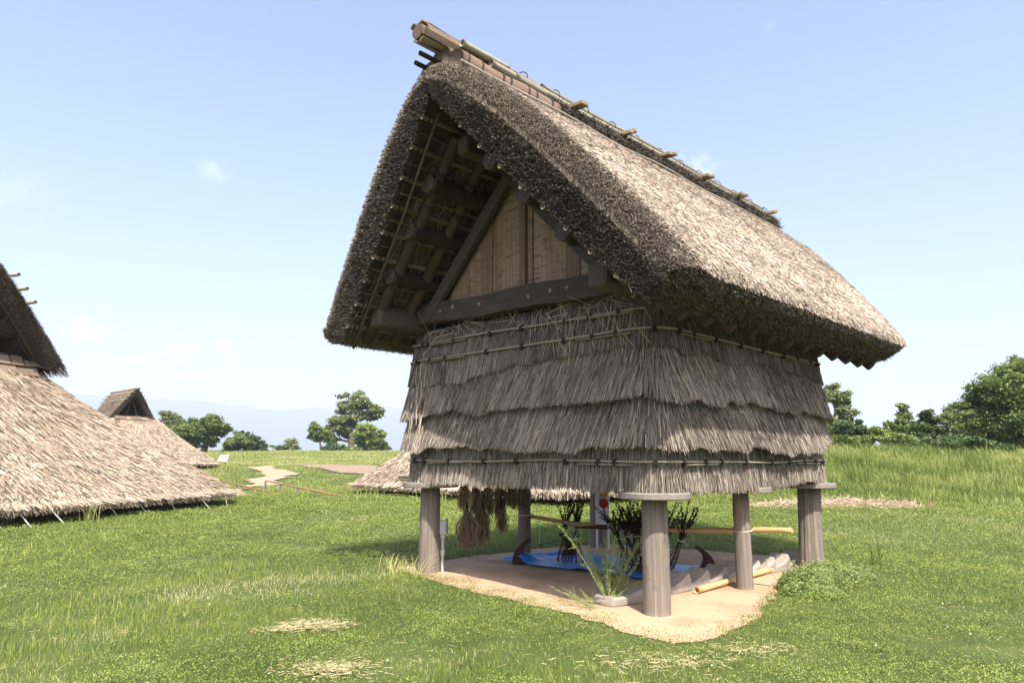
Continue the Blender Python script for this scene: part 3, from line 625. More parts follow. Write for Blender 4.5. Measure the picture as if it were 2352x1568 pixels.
for k in range(9):
    a = np.linspace(-1.2, 4.3, 9)[k]; ys = -3.9 + rng.random() * .14; ye = rng.uniform(4.5, 5.1)
    nseg = 26; q = np.linspace(ys, ye, nseg); x = X0 + .125 * math.cos(a); z = 6.47 + .115 * math.sin(a)
    V = []; w = .075
    for i, yv in enumerate(q):
        ta = np.array([-math.sin(a), 0, math.cos(a)]); na = np.array([math.cos(a), 0, math.sin(a)]); c = np.array([x + .01 * math.sin(i * 1.3 + k), yv, z + .01 * math.sin(i * .9 + k * 2)])
        lift = .008 * rng.normal(); V += [c - ta * w / 2 + na * (lift - .008), c + ta * w / 2 + na * (lift - .008), c + ta * w / 2 + na * (.012 + lift), c - ta * w / 2 + na * (.012 + lift)]
    i, j = np.meshgrid(np.arange(nseg - 1), np.arange(4), indexing='ij')
    g.add(V, [np.stack([i * 4 + j, i * 4 + (j + 1) % 4, (i + 1) * 4 + (j + 1) % 4, (i + 1) * 4 + j], -1).reshape(-1, 4), np.array([[0, 3, 2, 1], [nseg * 4 - 4, nseg * 4 - 3, nseg * 4 - 2, nseg * 4 - 1]])], rng.uniform(.5, .95))
q = np.linspace(-3.86, 4.95, 12); tube(g, np.stack([X0 + 0 * q, q, 6.46 + 0 * q], 1), .095, 12, .35)
g.build('ridge_cap', 'bark', gr)
for (dx, dz, r, y0, y1, tn) in [(.175, 6.47, .042, -3.32, -2.55, .7), (.19, 6.40, .043, -2.86, -1.8, .75), (.185, 6.41, .05, -2.45, 5.3, .6), (.17, 6.50, .03, -1.9, 4.7, .5), (-.17, 6.46, .045, -3.2, 5.1, .6), (-.16, 6.38, .035, -3.4, 4.9, .6), (.11, 6.56, .025, -1.2, 4.9, .55)]:
    g = Geo(); q = np.linspace(y0, y1, int((y1 - y0) / .11) + 4); node = 1 + .10 * (np.abs(((q - y0) / .38) % 1 - .5) > .43)
    tube(g, np.stack([X0 + dx + .006 * np.sin(q * 2), q, dz + .008 * np.sin(q * 1.4)], 1), r * node, 10, tn, hollow=True); g.build('ridge_bamboo', 'bamboo_ridge', gr, smooth=True)
for y in (-1.45, -.3, .78, 2.0, 3.22, 4.45):
    g = Geo()
    for k in range(2):
        d = unit(np.array([1, -.04 + k * .07, -.06])); c = np.array([X0 + .31, y + k * .085, 6.315 + .02 * k]); R = np.stack([d, *[w[0] for w in ((frame(d[None])[0]), (frame(d[None])[1]))]], 1)
        box(g, c + rng.normal(size=3) * .012, (.46 + rng.normal() * .03, .075, .06), R, bev=.012)
    g.build('ridge_peg', 'peg', gr)
for (dx, dz) in ((-.02, 6.22), (-.1, 6.13)):
    g = Geo(); tube(g, [(X0 + dx, -3.80, dz), (X0 + dx, -3.2, dz)], .03, 10, .2, hollow=True); g.build('ridge_rod', 'pole_wood', gr, smooth=True)
g = Geo(); q = np.linspace(-3.6, 4.9, 30); tube(g, np.stack([X0 + .47 + .012 * np.sin(q * 3), q, 6.03 + zs(.5) + .012 * np.sin(q * 2.2)], 1), .011, 6, .95); g.build('ridge_cane', 'bamboo_old', gr)
for y in np.linspace(-2.2, 4.9, 12):                           # twisted ties over the cap
    g = Geo(); th = np.linspace(-.6, 2.6, 9); tube(g, np.stack([X0 + .2 * np.cos(th), y + .02 * th, 6.48 + .15 * np.sin(th)], 1), .007, 5); g.build('cap_tie', 'rope', gr)

# ------------------------------------------------------------------ pit houses
def pit_house(C, ang, s, label, nst, rs, sy=1.0, gw=1.0):
    gzv = float(gz(C[0], C[1])) - .05
    h = thing('pit_house', (C[0], C[1], gzv), ang, label, 'thatched hut', 'thatched pit houses'); h.scale = (s, s * sy, s)
    prof = np.array([(6.35, .52), (5.45, 1.28), (4.45, 2.14), (3.6, 3.0), (2.9, 3.72), (2.35, 4.3)])
    def ring(a, th, p=None):
        p = np.interp(a, [2.3, 3.5, 6.0], [3.0, 4.0, 7.5]); r = a / (np.abs(np.cos(th)) ** p + np.abs(np.sin(th)) ** p) ** (1 / p); return r * np.cos(th), r * np.sin(th)
    g = Geo(); n = 120; th = np.linspace(0, 2 * math.pi, n, endpoint=False); V = []
    lo = [(5.5, .3), (6.05, .31), (6.3, .38)]
    for a, z in lo + [(q[0], q[1]) for q in prof]:
        x, y = ring(a, th); V.append(np.stack([x, y, z + .05 * np.sin(th * 3) * (z < .4)], 1))
    k = len(V); i, j = np.meshgrid(np.arange(k - 1), np.arange(n), indexing='ij')
    g.add(np.concatenate(V), np.stack([i * n + j, i * n + (j + 1) % n, (i + 1) * n + (j + 1) % n, (i + 1) * n + j], -1).reshape(-1, 4), .5, 'hut_under')
    t = np.sqrt(rng.random(nst)) * 1.0; a = 2.3 + 4.07 * t; z = np.interp(a, prof[::-1, 0], prof[::-1, 1]); th = rng.uniform(0, 2 * math.pi, nst)
    a2 = a + .3; z2 = np.interp(a + .25, prof[::-1, 0], prof[::-1, 1]) - np.where(a > 6.1, .14, 0)
    x, y = ring(a, th); x2, y2 = ring(a2, th + rng.normal(size=nst) * .012); P = np.stack([x, y, z], 1); Q = np.stack([x2, y2, z2], 1); Q[:, 2] += .035
    D = unit(Q - P) * rng.uniform(.16, .42, nst)[:, None]; D[:, 0:2] += rng.normal(size=(nst, 2)) * .02
    pat = fbm(th * 5, a * 1.3, 91)
    strands(g, P + np.array([0, 0, .012]), D, rng.uniform(.5, 1.15, nst) * rs, np.where(rng.random(nst) < .22, .12 * rng.random(nst), .36 + .5 * rng.random(nst) + .35 * (pat - .5)), 'hut_straw', .9)
    cnt = nst // 9; th = rng.uniform(0, 2 * math.pi, cnt); x, y = ring(rng.uniform(6.2, 6.4, cnt), th); P = np.stack([x, y, rng.uniform(.42, .56, cnt)], 1)
    D = np.stack([np.cos(th) * .12, np.sin(th) * .12, -.14 - .05 * rng.random(cnt)], 1); strands(g, P, D, rs * .8, .25 + .6 * rng.random(cnt), 'hut_straw', .9)
    g.build('skirt_roof', None, h)
    g = Geo(); n = 60; th = np.linspace(0, 2 * math.pi, n, endpoint=False); V = []
    for a, z in ((5.45, -.3), (5.4, .5)): x, y = ring(a, th); V.append(np.stack([x, y, np.full(n, z)], 1))
    j = np.arange(n); g.add(np.concatenate(V), np.stack([j, (j + 1) % n, n + (j + 1) % n, n + j], -1)); g.build('earth_wall', 'mud', h)
    # upper gable roof
    g = Geo(); po = np.array([(0, 6.95), (.3, 6.8), (1.1, 5.85), (1.9, 4.85), (2.55, 4.0)]); pi = np.array([(0, 6.4), (.25, 6.15), (.85, 5.45), (1.5, 4.6), (2.05, 3.9)])
    po[:, 0] *= gw; pi[:, 0] *= gw; po[:, 1] = 4.15 + (po[:, 1] - 4) * .82; pi[:, 1] = 4.15 + (pi[:, 1] - 4) * .82; ey = lambda z: (2.55 + (z - 4) * .30) * (.5 + .5 * gw)
    for sg in (-1, 1):
        W = []
        for e in (-1, -.5, 0, .5, 1):
            W.append(np.stack([e * ey(po[:, 1]), sg * po[:, 0], po[:, 1]], 1))
        for e in (-1, -.5, 0, .5, 1): W.append(np.stack([e * ey(pi[:, 1]) * .99, sg * pi[:, 0], pi[:, 1]], 1))
        V = np.concatenate(W); F = []
        for b in (0, 5):
            for i in range(4):
                for j in range(4): F.append([(b + i) * 5 + j, (b + i + 1) * 5 + j, (b + i + 1) * 5 + j + 1, (b + i) * 5 + j + 1])
        for i in (0, 4):
            for j in range(4): F.append([i * 5 + j, i * 5 + j + 1, (i + 5) * 5 + j + 1, (i + 5) * 5 + j])
        for i in range(4): F.append([i * 5 + 4, (i + 1) * 5 + 4, (i + 6) * 5 + 4, (i + 5) * 5 + 4])
        g.add(V, np.array(F), .5, 'roof_under')
        cnt = nst // 5; a = rng.random(cnt); d = np.interp(a, np.linspace(0, 1, 5), po[:, 0]); z = np.interp(a, np.linspace(0, 1, 5), po[:, 1]); x = rng.uniform(-1, 1, cnt) * ey(z)
        D = unit(np.stack([rng.normal(size=cnt) * .12, sg * (.66 + rng.normal(size=cnt) * .05), -.72 + .1 * rng.random(cnt)], 1)) * rng.uniform(.2, .45, cnt)[:, None]
        strands(g, np.stack([x, sg * d, z + .01], 1), D, rs * rng.uniform(.5, 1, cnt), .2 + .7 * rng.random(cnt), 'hut_dark', .9)
        cnt = nst // 5; a = rng.random(cnt); w = rng.random(cnt)
        o_ = np.stack([np.interp(a, np.linspace(0, 1, 5), po[:, c]) for c in (0, 1)], 1); i_ = np.stack([np.interp(a, np.linspace(0, 1, 5), pi[:, c]) for c in (0, 1)], 1); p = i_ + (o_ - i_) * w[:, None]
        D = unit(np.stack([np.ones(cnt), sg * (.2 + rng.normal(size=cnt) * .3), -.25 + .5 * w + rng.normal(size=cnt) * .25], 1)) * rng.uniform(.06, .16, cnt)[:, None]
        strands(g, np.stack([ey(p[:, 1]) - .03, sg * p[:, 0], p[:, 1]], 1), D, rs * .7, .25 + .6 * rng.random(cnt) * (.5 + w * .6), 'hut_dark', .9)
    g.build('gable_roof', None, h)
    for sg in (-1, 1):
        for q in (.5, .8, 1.1):
            q = q * gw
            g = Geo(); z = np.interp(q, po[:, 0], po[:, 1]) + .05; tube(g, [(-3.6, sg * q, z), (ey(z) + .42 - .05 * q, sg * q, z)], .05, 10, .5, hollow=True); g.build('ridge_pole', 'bamboo_ridge', h, smooth=True)
        g = Geo(); z = pi[:, 1] - .08; tube(g, np.stack([ey(z) - .12, sg * pi[:, 0] * .97, z], 1), .045, 8, .3); g.build('verge_pole', 'pole_wood', h, smooth=True)
        for q in (5.35, 4.85, 4.4):
            g = Geo(); d = np.interp(-q, -pi[:, 1], pi[:, 0]) - .12; tube(g, [(ey(q) + .02, sg * d, q - .1), (-1, sg * d, q - .1)], .05, 8, .4, hollow=True); g.build('purlin', 'pole_wood', h, smooth=True)
    g = Geo(); tube(g, [(-3.4, 0, 6.58), (3.3, 0, 6.58)], .1, 10, .4); g.build('ridge_roll', 'bark', h, smooth=True)
    g = Geo(); g.add([(1.7, -2.0 * gw, 3.8), (1.7, 2.0 * gw, 3.8), (1.7, 0, 5.95)], np.array([[0, 1, 2]])); g.build('gable_shade_sheet', 'black', h)  # black sheet added behind the open gable to paint the shade inside
    g = Geo()                                                  # bark patches under the gable
    for row, (z, a) in enumerate([(4.22, 2.44), (3.93, 2.65)]):
        y = -2.1 * gw
        while y < 2.1 * gw:
            w = rng.uniform(.3, .55)
            if rng.random() > .12:
                R = unit(np.array([[.55, 0, -.83], [0, 1, 0], [.83, 0, .55]])).T
                box(g, (a + .07 + rng.normal() * .01, y + w / 2, z + rng.normal() * .01), (.36, w - .03, .02), R, tone=rng.uniform(.4, .8))
            y += w
    g.build('bark_patch', 'bark', h)
    for z, a in ((4.36, 2.44), (4.05, 2.68)):
        g = Geo(); q = np.linspace(-2.2, 2.2, 12) * gw; tube(g, np.stack([a + 0 * q, q, z + .02 * np.sin(q * 4)], 1), .025, 7, .4); g.build('batten', 'pole_wood', h)
    for sg in (-1, 1):                                         # posts in the opening
        g = Geo(); tube(g, [(2.0, sg * .55, 3.9), (2.0, sg * .05, 5.75)], .06, 8, .6); g.build('gable_strut', 'pole_wood', h)
    return h
h1 = pit_house((-17.0, 18.95), math.atan2(-.30, .954), 1.02, 'big pale thatched pit house cut off at the left, with white cords under its eave', 115000, .007, 1.17)
pit_house((-28.5, 51.7), math.atan2(-.68, .73), .86, 'far thatched pit house with its small open gable, rising behind the nearest hut', 36000, .013, 1.0, .68)
pit_house((1.4, 31.4), math.atan2(-.72, -.69), 1.0, 'thatched pit house standing behind the raised granary, mostly hidden by it', 45000, .012)
for k, y in enumerate([-3.4, -2.2, -1.35, -.75, -.1, .55, 1.3, 2.1, 3.0, 4.0, 5.0]):
    g = Geo(); a = np.array([6.3, y, .46]); b = a + np.array([rng.uniform(.05, .5), rng.uniform(.0, .35) * (1 if k % 3 else 2), -.5]); tube(g, [a, b], .012, 5); g.build('hanging_cord', 'string', h1)

# ------------------------------------------------------------------ trees
def px_m(px, dist): return px / FOC * dist
def tree(name, dist, clumps, trunk, m, label, leafsz, n, cat='tree', limbs=True, spread=.8, group=None, up=.5):
    """clumps: (x, y, rx, ry) as seen from the path, turned into real balls of leaves dist metres away; trunk: (x, y_base, radius)"""
    tp = at(trunk[0], trunk[1], dist); tp[2] = float(gz(tp[0], tp[1])) - .3
    t = thing(name, tuple(tp), 0, label, cat, group)
    g = Geo(); tot = sum(c[2] * c[3] for c in clumps); ctrs = []
    for (x, y, rx, ry) in clumps:
        rx, ry = px_m(rx, dist), px_m(ry, dist); rd = rx * spread; c = at(x, y, dist + rng.uniform(-.5, .5) * rx) - tp; ctrs.append((c, rx, ry))
        k = int(n * (rx * ry) / (tot * (dist / FOC) ** 2)); nb = max(6, int(k / 110))
        # small sprays of leaves spread through the clump, denser to the outside
        rx *= 1.1; rd *= 1.1; ry *= 1.1; k = int(k * 1.7); d = unit(rng.normal(size=(nb, 3))); rad = rng.random(nb) ** .38; b = c + d * rad[:, None] * np.array([rx, rd, ry]) * .92
        sz = (rx + ry) * .5 * rng.uniform(.17, .33, nb) + leafsz * .5; bt = rng.random(nb) * .5 + .15 * d[:, 2]
        w = rng.integers(0, nb, k); off = rng.normal(size=(k, 3)) * .5; off[:, 2] *= .62
        leaves(g, b[w] + off * sz[w][:, None], leafsz * rng.uniform(.65, 1.35, k), .2 + bt[w] + rng.random(k) * .35, None, up, .62)
    g.build('crown', m, t)
    g = Geo(); top = np.mean([c for c, *_ in ctrs], 0); hi = max(c[2] + ry * .5 for c, rx, ry in ctrs); top = np.array([top[0], top[1], hi])
    zz = np.linspace(0, 1, 9); r = trunk[2]; wob = np.cumsum(rng.normal(size=(9, 3)) * .06, 0) * r * 6 * np.array([1, 1, 0]); tube(g, np.outer(zz, top) + wob * zz[:, None], r * (1.15 - .95 * zz), 9)
    if limbs:
        for c, rx, ry in ctrs:
            f = min(.75, max(.2, (c[2] - rx * .6) / max(hi, .1))); a = top * f; mid = (a + c) / 2 + np.array([0, 0, -.1 * ry]); tube(g, [a, mid, c, c + np.array([0, 0, ry * .4])], [r * .5, r * .38, r * .22, r * .08], 6)
            for q in range(4): e = c + unit(rng.normal(size=3) + np.array([0, 0, .4])) * np.array([rx, rx * spread, ry]) * .75; tube(g, [mid, (mid + e) / 2 + rng.normal(size=3) * .1, e], [r * .25, r * .15, r * .05], 5)
    g.build('trunk', 'trunk', t)
    return t
TG = 'trees along the far edge of the meadow'; TR = 'trees on the bank right of the granary'
tree('broadleaf_tree', 130, [(808, 920, 30, 22), (835, 932, 26, 20), (790, 945, 20, 18), (862, 948, 18, 17), (785, 972, 26, 18), (760, 985, 18, 20), (800, 985, 26, 18), (765, 1003, 22, 14), (845, 955, 24, 12), (818, 962, 20, 12)], (806, 1044, .55), 'leaf_olive', 'tallest tree at the meadow edge, with a domed crown and bare lower trunk', .42, 15000)
tree('small_tree', 126, [(727, 985, 18, 14), (722, 1005, 14, 12), (748, 1000, 16, 18)], (738, 1040, .2), 'leaf', 'small dark tree with forked thin trunk left of the tallest tree', .36, 4200)
tree('broadleaf_tree', 122, [(840, 990, 26, 16), (858, 1008, 24, 18), (828, 1010, 20, 14), (848, 1028, 20, 12), (875, 995, 12, 10)], (850, 1044, .3), 'leaf_light', 'bright yellow green bushy tree in front of the tallest tree', .36, 8500)
tree('slender_tree', 124, [(884, 1018, 11, 10), (878, 1033, 12, 8), (894, 1030, 6, 6)], (880, 1046, .12), 'leaf_olive', 'thin sparse sapling between the bright bushy tree and the hut roof', .3, 1500)
tree('bush', 122, [(765, 1030, 22, 14), (785, 1032, 18, 11), (750, 1036, 14, 8)], (766, 1045, .15), 'leaf_dark', 'low round dark bush at the foot of the tallest tree', .32, 4200, 'bush')
tree('bush', 120, [(812, 1034, 16, 11)], (812, 1046, .12), 'leaf', 'small bush right of the tallest trunk', .3, 1500, 'bush')
tree('spreading_tree', 105, [(440, 975, 38, 14), (470, 968, 34, 14), (500, 982, 28, 14), (455, 992, 36, 16), (490, 1000, 28, 16), (430, 1000, 26, 18), (515, 990, 15, 10), (455, 1018, 34, 13)], (470, 1040, .4), 'leaf', 'wide flat topped green tree beside the far hut roof', .36, 12000, up=.9)
tree('broadleaf_tree', 118, [(392, 958, 24, 14), (412, 972, 18, 13), (380, 978, 22, 14), (405, 992, 26, 16)], (395, 1035, .3), 'leaf_olive', 'olive tree partly hidden by the far hut roof', .36, 5200)
tree('broadleaf_tree', 112, [(540, 1005, 20, 12), (560, 1012, 22, 13), (530, 1022, 20, 13), (555, 1026, 22, 9)], (545, 1040, .25), 'leaf', 'low green tree touching the right side of the wide flat topped tree', .34, 6000)
tree('bush', 116, [(580, 1014, 18, 12), (594, 1024, 16, 10), (570, 1026, 18, 10), (604, 1032, 8, 5), (568, 998, 4, 7), (556, 992, 3, 6)], (585, 1042, .2), 'leaf_dark', 'dark brownish shrub at the end of the left tree row', .32, 5000, 'bush')
tree('small_tree', 175, [(665, 1018, 17, 12), (674, 1026, 14, 10), (655, 1028, 13, 8)], (667, 1042, .25), 'leaf_olive', 'pale round tree alone in the gap before the mountains', .42, 3200)
tree('small_tree', 175, [(635, 1026, 12, 3), (645, 1031, 13, 5), (625, 1025, 5, 2)], (642, 1042, .15), 'leaf_dark', 'low dark flat shrub left of the lone pale tree', .4, 1000)
# right
tree('broadleaf_tree', 44, [(2290, 890, 62, 40), (2335, 870, 58, 42), (2250, 930, 52, 34), (2320, 940, 74, 46), (2390, 900, 70, 60), (2240, 975, 48, 34), (2300, 990, 60, 40), (2370, 985, 80, 50), (2225, 1005, 30, 24), (2340, 1020, 60, 26), (2265, 1018, 44, 20), (2430, 950, 70, 60)], (2330, 1050, .32), 'leaf', 'largest rounded broadleaf tree, filling the right edge of the picture', .16, 62000)
tree('broadleaf_tree', 62, [(2345, 840, 24, 22), (2385, 850, 40, 30), (2370, 870, 34, 26)], (2370, 1030, .3), 'leaf_olive', 'grey green treetop peeping over the largest right hand tree', .24, 5000)
tree('conifer_tree', 48, [(2071, 941, 10, 14), (2070, 958, 20, 14), (2060, 970, 26, 9), (2090, 975, 26, 14), (2075, 990, 34, 12), (2050, 992, 22, 10), (2100, 998, 22, 16)], (2076, 1030, .14), 'leaf', 'light feathery pointed tree in the middle of the bank', .17, 8500)
tree('conifer_tree', 46, [(2129, 948, 11, 14), (2131, 964, 20, 16), (2128, 985, 26, 14), (2150, 1000, 30, 18), (2120, 1005, 26, 18), (2165, 1020, 32, 16)], (2140, 1040, .15), 'leaf_dark', 'dark pointed tree between the feathery tree and the largest tree', .17, 12000)
tree('broadleaf_tree', 56, [(2195, 950, 20, 20), (2175, 965, 22, 18), (2205, 975, 22, 24), (2180, 990, 24, 18)], (2190, 1030, .2), 'leaf_olive', 'greyish round tree just behind the dark pointed tree', .2, 6000)
tree('broadleaf_tree', 58, [(1925, 920, 26, 24), (1938, 945, 24, 20), (1915, 900, 22, 22), (1935, 968, 18, 12), (1915, 975, 26, 18)], (1920, 1030, .25), 'leaf_olive', 'pale leafy tree showing beside the right wall of the granary', .22, 7500)
tree('bush', 50, [(1945, 985, 30, 16), (1965, 992, 26, 14), (1930, 995, 26, 16), (1985, 998, 22, 10), (1972, 972, 8, 9)], (1950, 1025, .15), 'leaf_dark', 'dark green bushes below the pale leafy tree', .18, 7500, 'bush')
tree('bush', 47, [(2025, 995, 22, 10), (2045, 1000, 20, 10), (2008, 985, 10, 9), (2030, 1006, 26, 8)], (2028, 1025, .1), 'leaf_light', 'yellow green bush in the dip between the dark bushes and the feathery tree', .16, 4200, 'bush')
tree('bush', 44, [(2055, 1012, 26, 14), (2085, 1015, 28, 15), (2040, 1020, 22, 10)], (2065, 1035, .1), 'leaf', 'mid green bush at the foot of the feathery tree', .16, 5500, 'bush')
tree('bush', 42, [(2125, 1022, 30, 14), (2160, 1030, 32, 14), (2185, 1010, 26, 18)], (2150, 1045, .1), 'leaf_dark', 'dark bush filling the gap below the dark pointed tree', .16, 6500, 'bush')
tree('bush', 38, [(1990, 1012, 24, 10), (1960, 1014, 26, 11), (1930, 1012, 24, 12)], (1960, 1030, .08), 'leaf', 'low green growth in the tall grass beside the granary wall', .14, 5000, 'bush')
tree('bush', 39, [(2230, 1020, 34, 14), (2280, 1030, 40, 14), (2190, 1022, 24, 12)], (2235, 1050, .1), 'leaf_dark', 'dark thicket under the largest right hand tree', .16, 7000, 'bush')

# ------------------------------------------------------------------ mountains and haze
def mountains():
    g = Geo()
    key = [(-700, 905), (-200, 915), (100, 905), (250, 912), (349, 919), (440, 922), (493, 925), (536, 936), (561, 932), (599, 942), (643, 944), (680, 941), (736, 937), (770, 942), (820, 938), (877, 934), (930, 940), (1000, 955), (1150, 985), (1350, 1015), (1600, 1040)]
    kx = np.array([k[0] for k in key]); ky = np.array([k[1] for k in key]); xs = np.linspace(-700, 1600, 260)
    rows = []
    for j, f in enumerate(np.linspace(0, 1, 16)):
        R = 6300 - 1300 * (1 - f) ** 1.0; pts = []
        for x in xs:
            az_ = math.atan2(x - 1176, FOC); zt = (1047 - np.interp(x, kx, ky) + 2.5 * (noise2(x * .06, 0, 5) - .5)) / FOC * 6300 * math.cos(az_)
            rr = R + 500 * (noise2(x * .012, j * .3, 8) - .5) * (1 - f)
            z = -60 + (zt + 60) * (f ** .8) + (noise2(x * .03, j * .7, 12) - .5) * 90 * f * (1 - f) * 2
            pts.append((rr * math.sin(az_), rr * math.cos(az_), z))
        rows.append(pts)
    back = [(p[0] * 1.2, p[1] * 1.2, -80) for p in rows[-1]]; rows.append(back)
    V = np.array(rows).reshape(-1, 3); n = len(xs); i, j = np.meshgrid(np.arange(len(rows) - 1), np.arange(n - 1), indexing='ij')
    g.add(V, np.stack([i * n + j, i * n + j + 1, (i + 1) * n + j + 1, (i + 1) * n + j], -1).reshape(-1, 4))
    tag(g.build('mountains', 'mountain', smooth=True), kind='structure')
mountains()
hz = bpy.data.materials.new('haze air'); hz.use_nodes = True; t_ = hz.node_tree; t_.nodes.remove(t_.nodes['Principled BSDF'])
pv = t_.nodes.new('ShaderNodeVolumePrincipled'); pv.inputs['Color'].default_value = (.78, .87, 1.0, 1); pv.inputs['Density'].default_value = .00029; pv.inputs['Anisotropy'].default_value = .0
t_.links.new(pv.outputs[0], t_.nodes['Material Output'].inputs['Volume'])
MAT['haze'] = hz
g = Geo(); box(g, (0, 0, 245), (18000, 18000, 670)); tag(g.build('haze', 'haze'), kind='stuff')

# ------------------------------------------------------------------ things under and around the granary
def in_gr(name, x, y, z, rz, label, cat, group=None):         # a thing placed in granary coordinates
    return thing(name, tuple(loc2w(x, y, z)), rz - YAW, label, cat, group)

# blue sheet
def blue_sheet():
    A, B, C_, D = np.array([-1.76, -.62]), np.array([.8, -.42]), np.array([.78, 1.12]), np.array([-1.6, .86])
    n, m_ = 70, 44; u, v = np.meshgrid(np.linspace(0, 1, n), np.linspace(0, 1, m_), indexing='ij')
    P = (A * ((1 - u) * (1 - v))[..., None] + B * (u * (1 - v))[..., None] + C_ * (u * v)[..., None] + D * ((1 - u) * v)[..., None])
    P = P + np.stack([fbm(u * 7, v * 5, 2) - .5, fbm(u * 6, v * 6, 4) - .5], -1) * .14
    z = .03 + .075 * np.maximum(0, fbm(P[..., 0] * 2.6, P[..., 1] * 2.2, 14) - .42) + .05 * np.maximum(0, np.sin(P[..., 0] * 5 + P[..., 1] * 9 + 3 * fbm(P[..., 0] * 2, P[..., 1] * 2, 6)) - .72)
    z = z + .13 * np.exp(-(((P[..., 0] + 1.42) / .13) ** 2 + ((P[..., 1] + .45) / .25) ** 2)) + .05 * np.exp(-((u - 0) / .03) ** 2)
    V = np.array([loc2w(a, b, c) for a, b, c in zip(P[..., 0].ravel(), P[..., 1].ravel(), z.ravel())])
    i, j = np.meshgrid(np.arange(n - 1), np.arange(m_ - 1), indexing='ij'); q = np.stack([i * m_ + j, (i + 1) * m_ + j, (i + 1) * m_ + j + 1, i * m_ + j + 1], -1).reshape(-1, 4)
    g = Geo(); g.add(V, q); o = g.build('plastic_sheet', 'tarp', smooth=True)
    md = o.modifiers.new('thickness', 'SOLIDIFY'); md.thickness = .004
    tag(o, 'creased bright blue plastic sheet spread on the sand under the granary', 'tarp')
blue_sheet()

def horn(x, y, rz, h, label):
    t = in_gr('curved_bracket', x, y, .02, rz, label, 'bracket', 'curved wooden brackets')
    g = Geo(); k = 12; a = np.linspace(0, 1, k)
    front = np.stack([-.10 + .02 * a + .22 * a ** 2.6, h * a], 1); back = np.stack([.16 - .17 * np.sin(a * 1.5) + .27 * a ** 3.2, h * a * .985], 1); back[-1] = front[-1] + np.array([.035, -.004])
    back[:, 0] = np.maximum(back[:, 0], front[:, 0] + .03)
    V = []
    for w in (-.045, .045):
        ww = w * (1 - .45 * a); V += [(p[0], q, p[1]) for p, q in zip(front, ww)] + [(p[0], q, p[1]) for p, q in zip(back, ww)]
    F = []
    for i in range(k - 1):
        F += [[i, i + 1, k + i + 1, k + i], [2 * k + i, 3 * k + i, 3 * k + i + 1, 2 * k + i + 1], [i, 2 * k + i, 2 * k + i + 1, i + 1], [k + i, k + i + 1, 3 * k + i + 1, 3 * k + i]]
    F += [[k - 1, 3 * k - 1, 4 * k - 1, 2 * k - 1], [0, k, 3 * k, 2 * k]]
    g.add(V, np.array(F)); o = g.build('bracket_body', 'horn', t); md = o.modifiers.new('soft', 'BEVEL'); md.width = .008; md.segments = 2
    return t
horn(-1.44, -.56, .75, .37, 'dark curved wooden bracket on the raised near corner of the blue sheet, tip hooking right')
horn(-1.42, .62, math.pi + .75, .36, 'dark curved wooden bracket behind the blue sheet beside stalk legs, tip hooking left')
horn(.9, .86, math.pi + .75, .34, 'dark curved wooden bracket between the blue sheet and the stepped log ladder')

# stepped log ladder lying on the sand
def ladder():
    a, b = np.array([1.22, -2.02]), np.array([1.52, 2.42]); ln = np.linalg.norm(b - a); ang = math.atan2(-(b - a)[0], (b - a)[1])
    t = in_gr('step_log', a[0], a[1], .012, ang, 'weathered grey notched log ladder lying flat on the sand', 'ladder')
    prof = [(0, .03), (.02, .085), (.3, .10), (.52, .125), (.55, .12), (.56, .07)]
    y = .62; nst = 9; st = (ln - .75) / nst
    for k in range(nst):
        for q in np.linspace(0, 1, 8): prof.append((y + st * q * .97, .075 + .13 * q ** 1.9))
        y += st; prof.append((y - .005, .085))
    prof += [(ln, .05)]; prof = np.array(prof); k = len(prof)
    tp = np.interp(prof[:, 0], [0, .05, .4, .6, ln], [.13, .17, .19, .155, .15])
    cs = [(-1, .02, 0), (-1.02, .72, 0), (-.86, 1, 0), (0, 1.03, 0), (.86, 1, 0), (1.02, .72, 0), (1, .02, 0)]; n = len(cs); V = []
    for (yy, hh), w in zip(prof, tp):
        for cx, cz, _ in cs: V.append((cx * w, yy, cz * hh))
    i, j = np.meshgrid(np.arange(k - 1), np.arange(n), indexing='ij')
    g = Geo(); g.add(V, [np.stack([i * n + j, (i + 1) * n + j, (i + 1) * n + (j + 1) % n, i * n + (j + 1) % n], -1).reshape(-1, 4), np.array([list(range(n))]), np.array([list(range(k * n - n, k * n))[::-1]])])
    g.build('notched_log', 'steplog', t)
ladder()

def nodes(q, y0, step=.34, amt=.09): return 1 + amt * (np.abs(((q - y0) / step) % 1 - .5) > .44)
g = Geo(); q = np.linspace(0, 1, 26); a, b = loc2w(1.62, -.74, .052), loc2w(1.555, 1.98, .058); tube(g, a + (b - a) * q[:, None], .036 * nodes(q * 2.7, 0), 12, .6, hollow=True)
tag(g.build('bamboo_pole', 'bamboo_fresh', smooth=True), 'orange bamboo pole lying on the sand beside the log ladder', 'bamboo pole')
g = Geo(); xs = np.linspace(-1.99, 2.44, 40); z = np.interp(xs, [-1.99, -1.6, -.73, .23, 1.13, 1.77, 2.44], [.67, .62, .58, .575, .63, .69, .745]); z = np.convolve(np.pad(z, 4, mode='edge'), np.ones(9) / 9, 'valid')
P = np.array([loc2w(x, .13 + (-.02 if x > 1.6 else 0), c) for x, c in zip(xs, z)]); tube(g, P, .031 * nodes(xs, 0, .42), 12, .5, hollow=True)
tag(g.build('bamboo_rail', 'bamboo_fresh', smooth=True), 'long bamboo pole tied level between the two thin middle posts', 'bamboo pole')
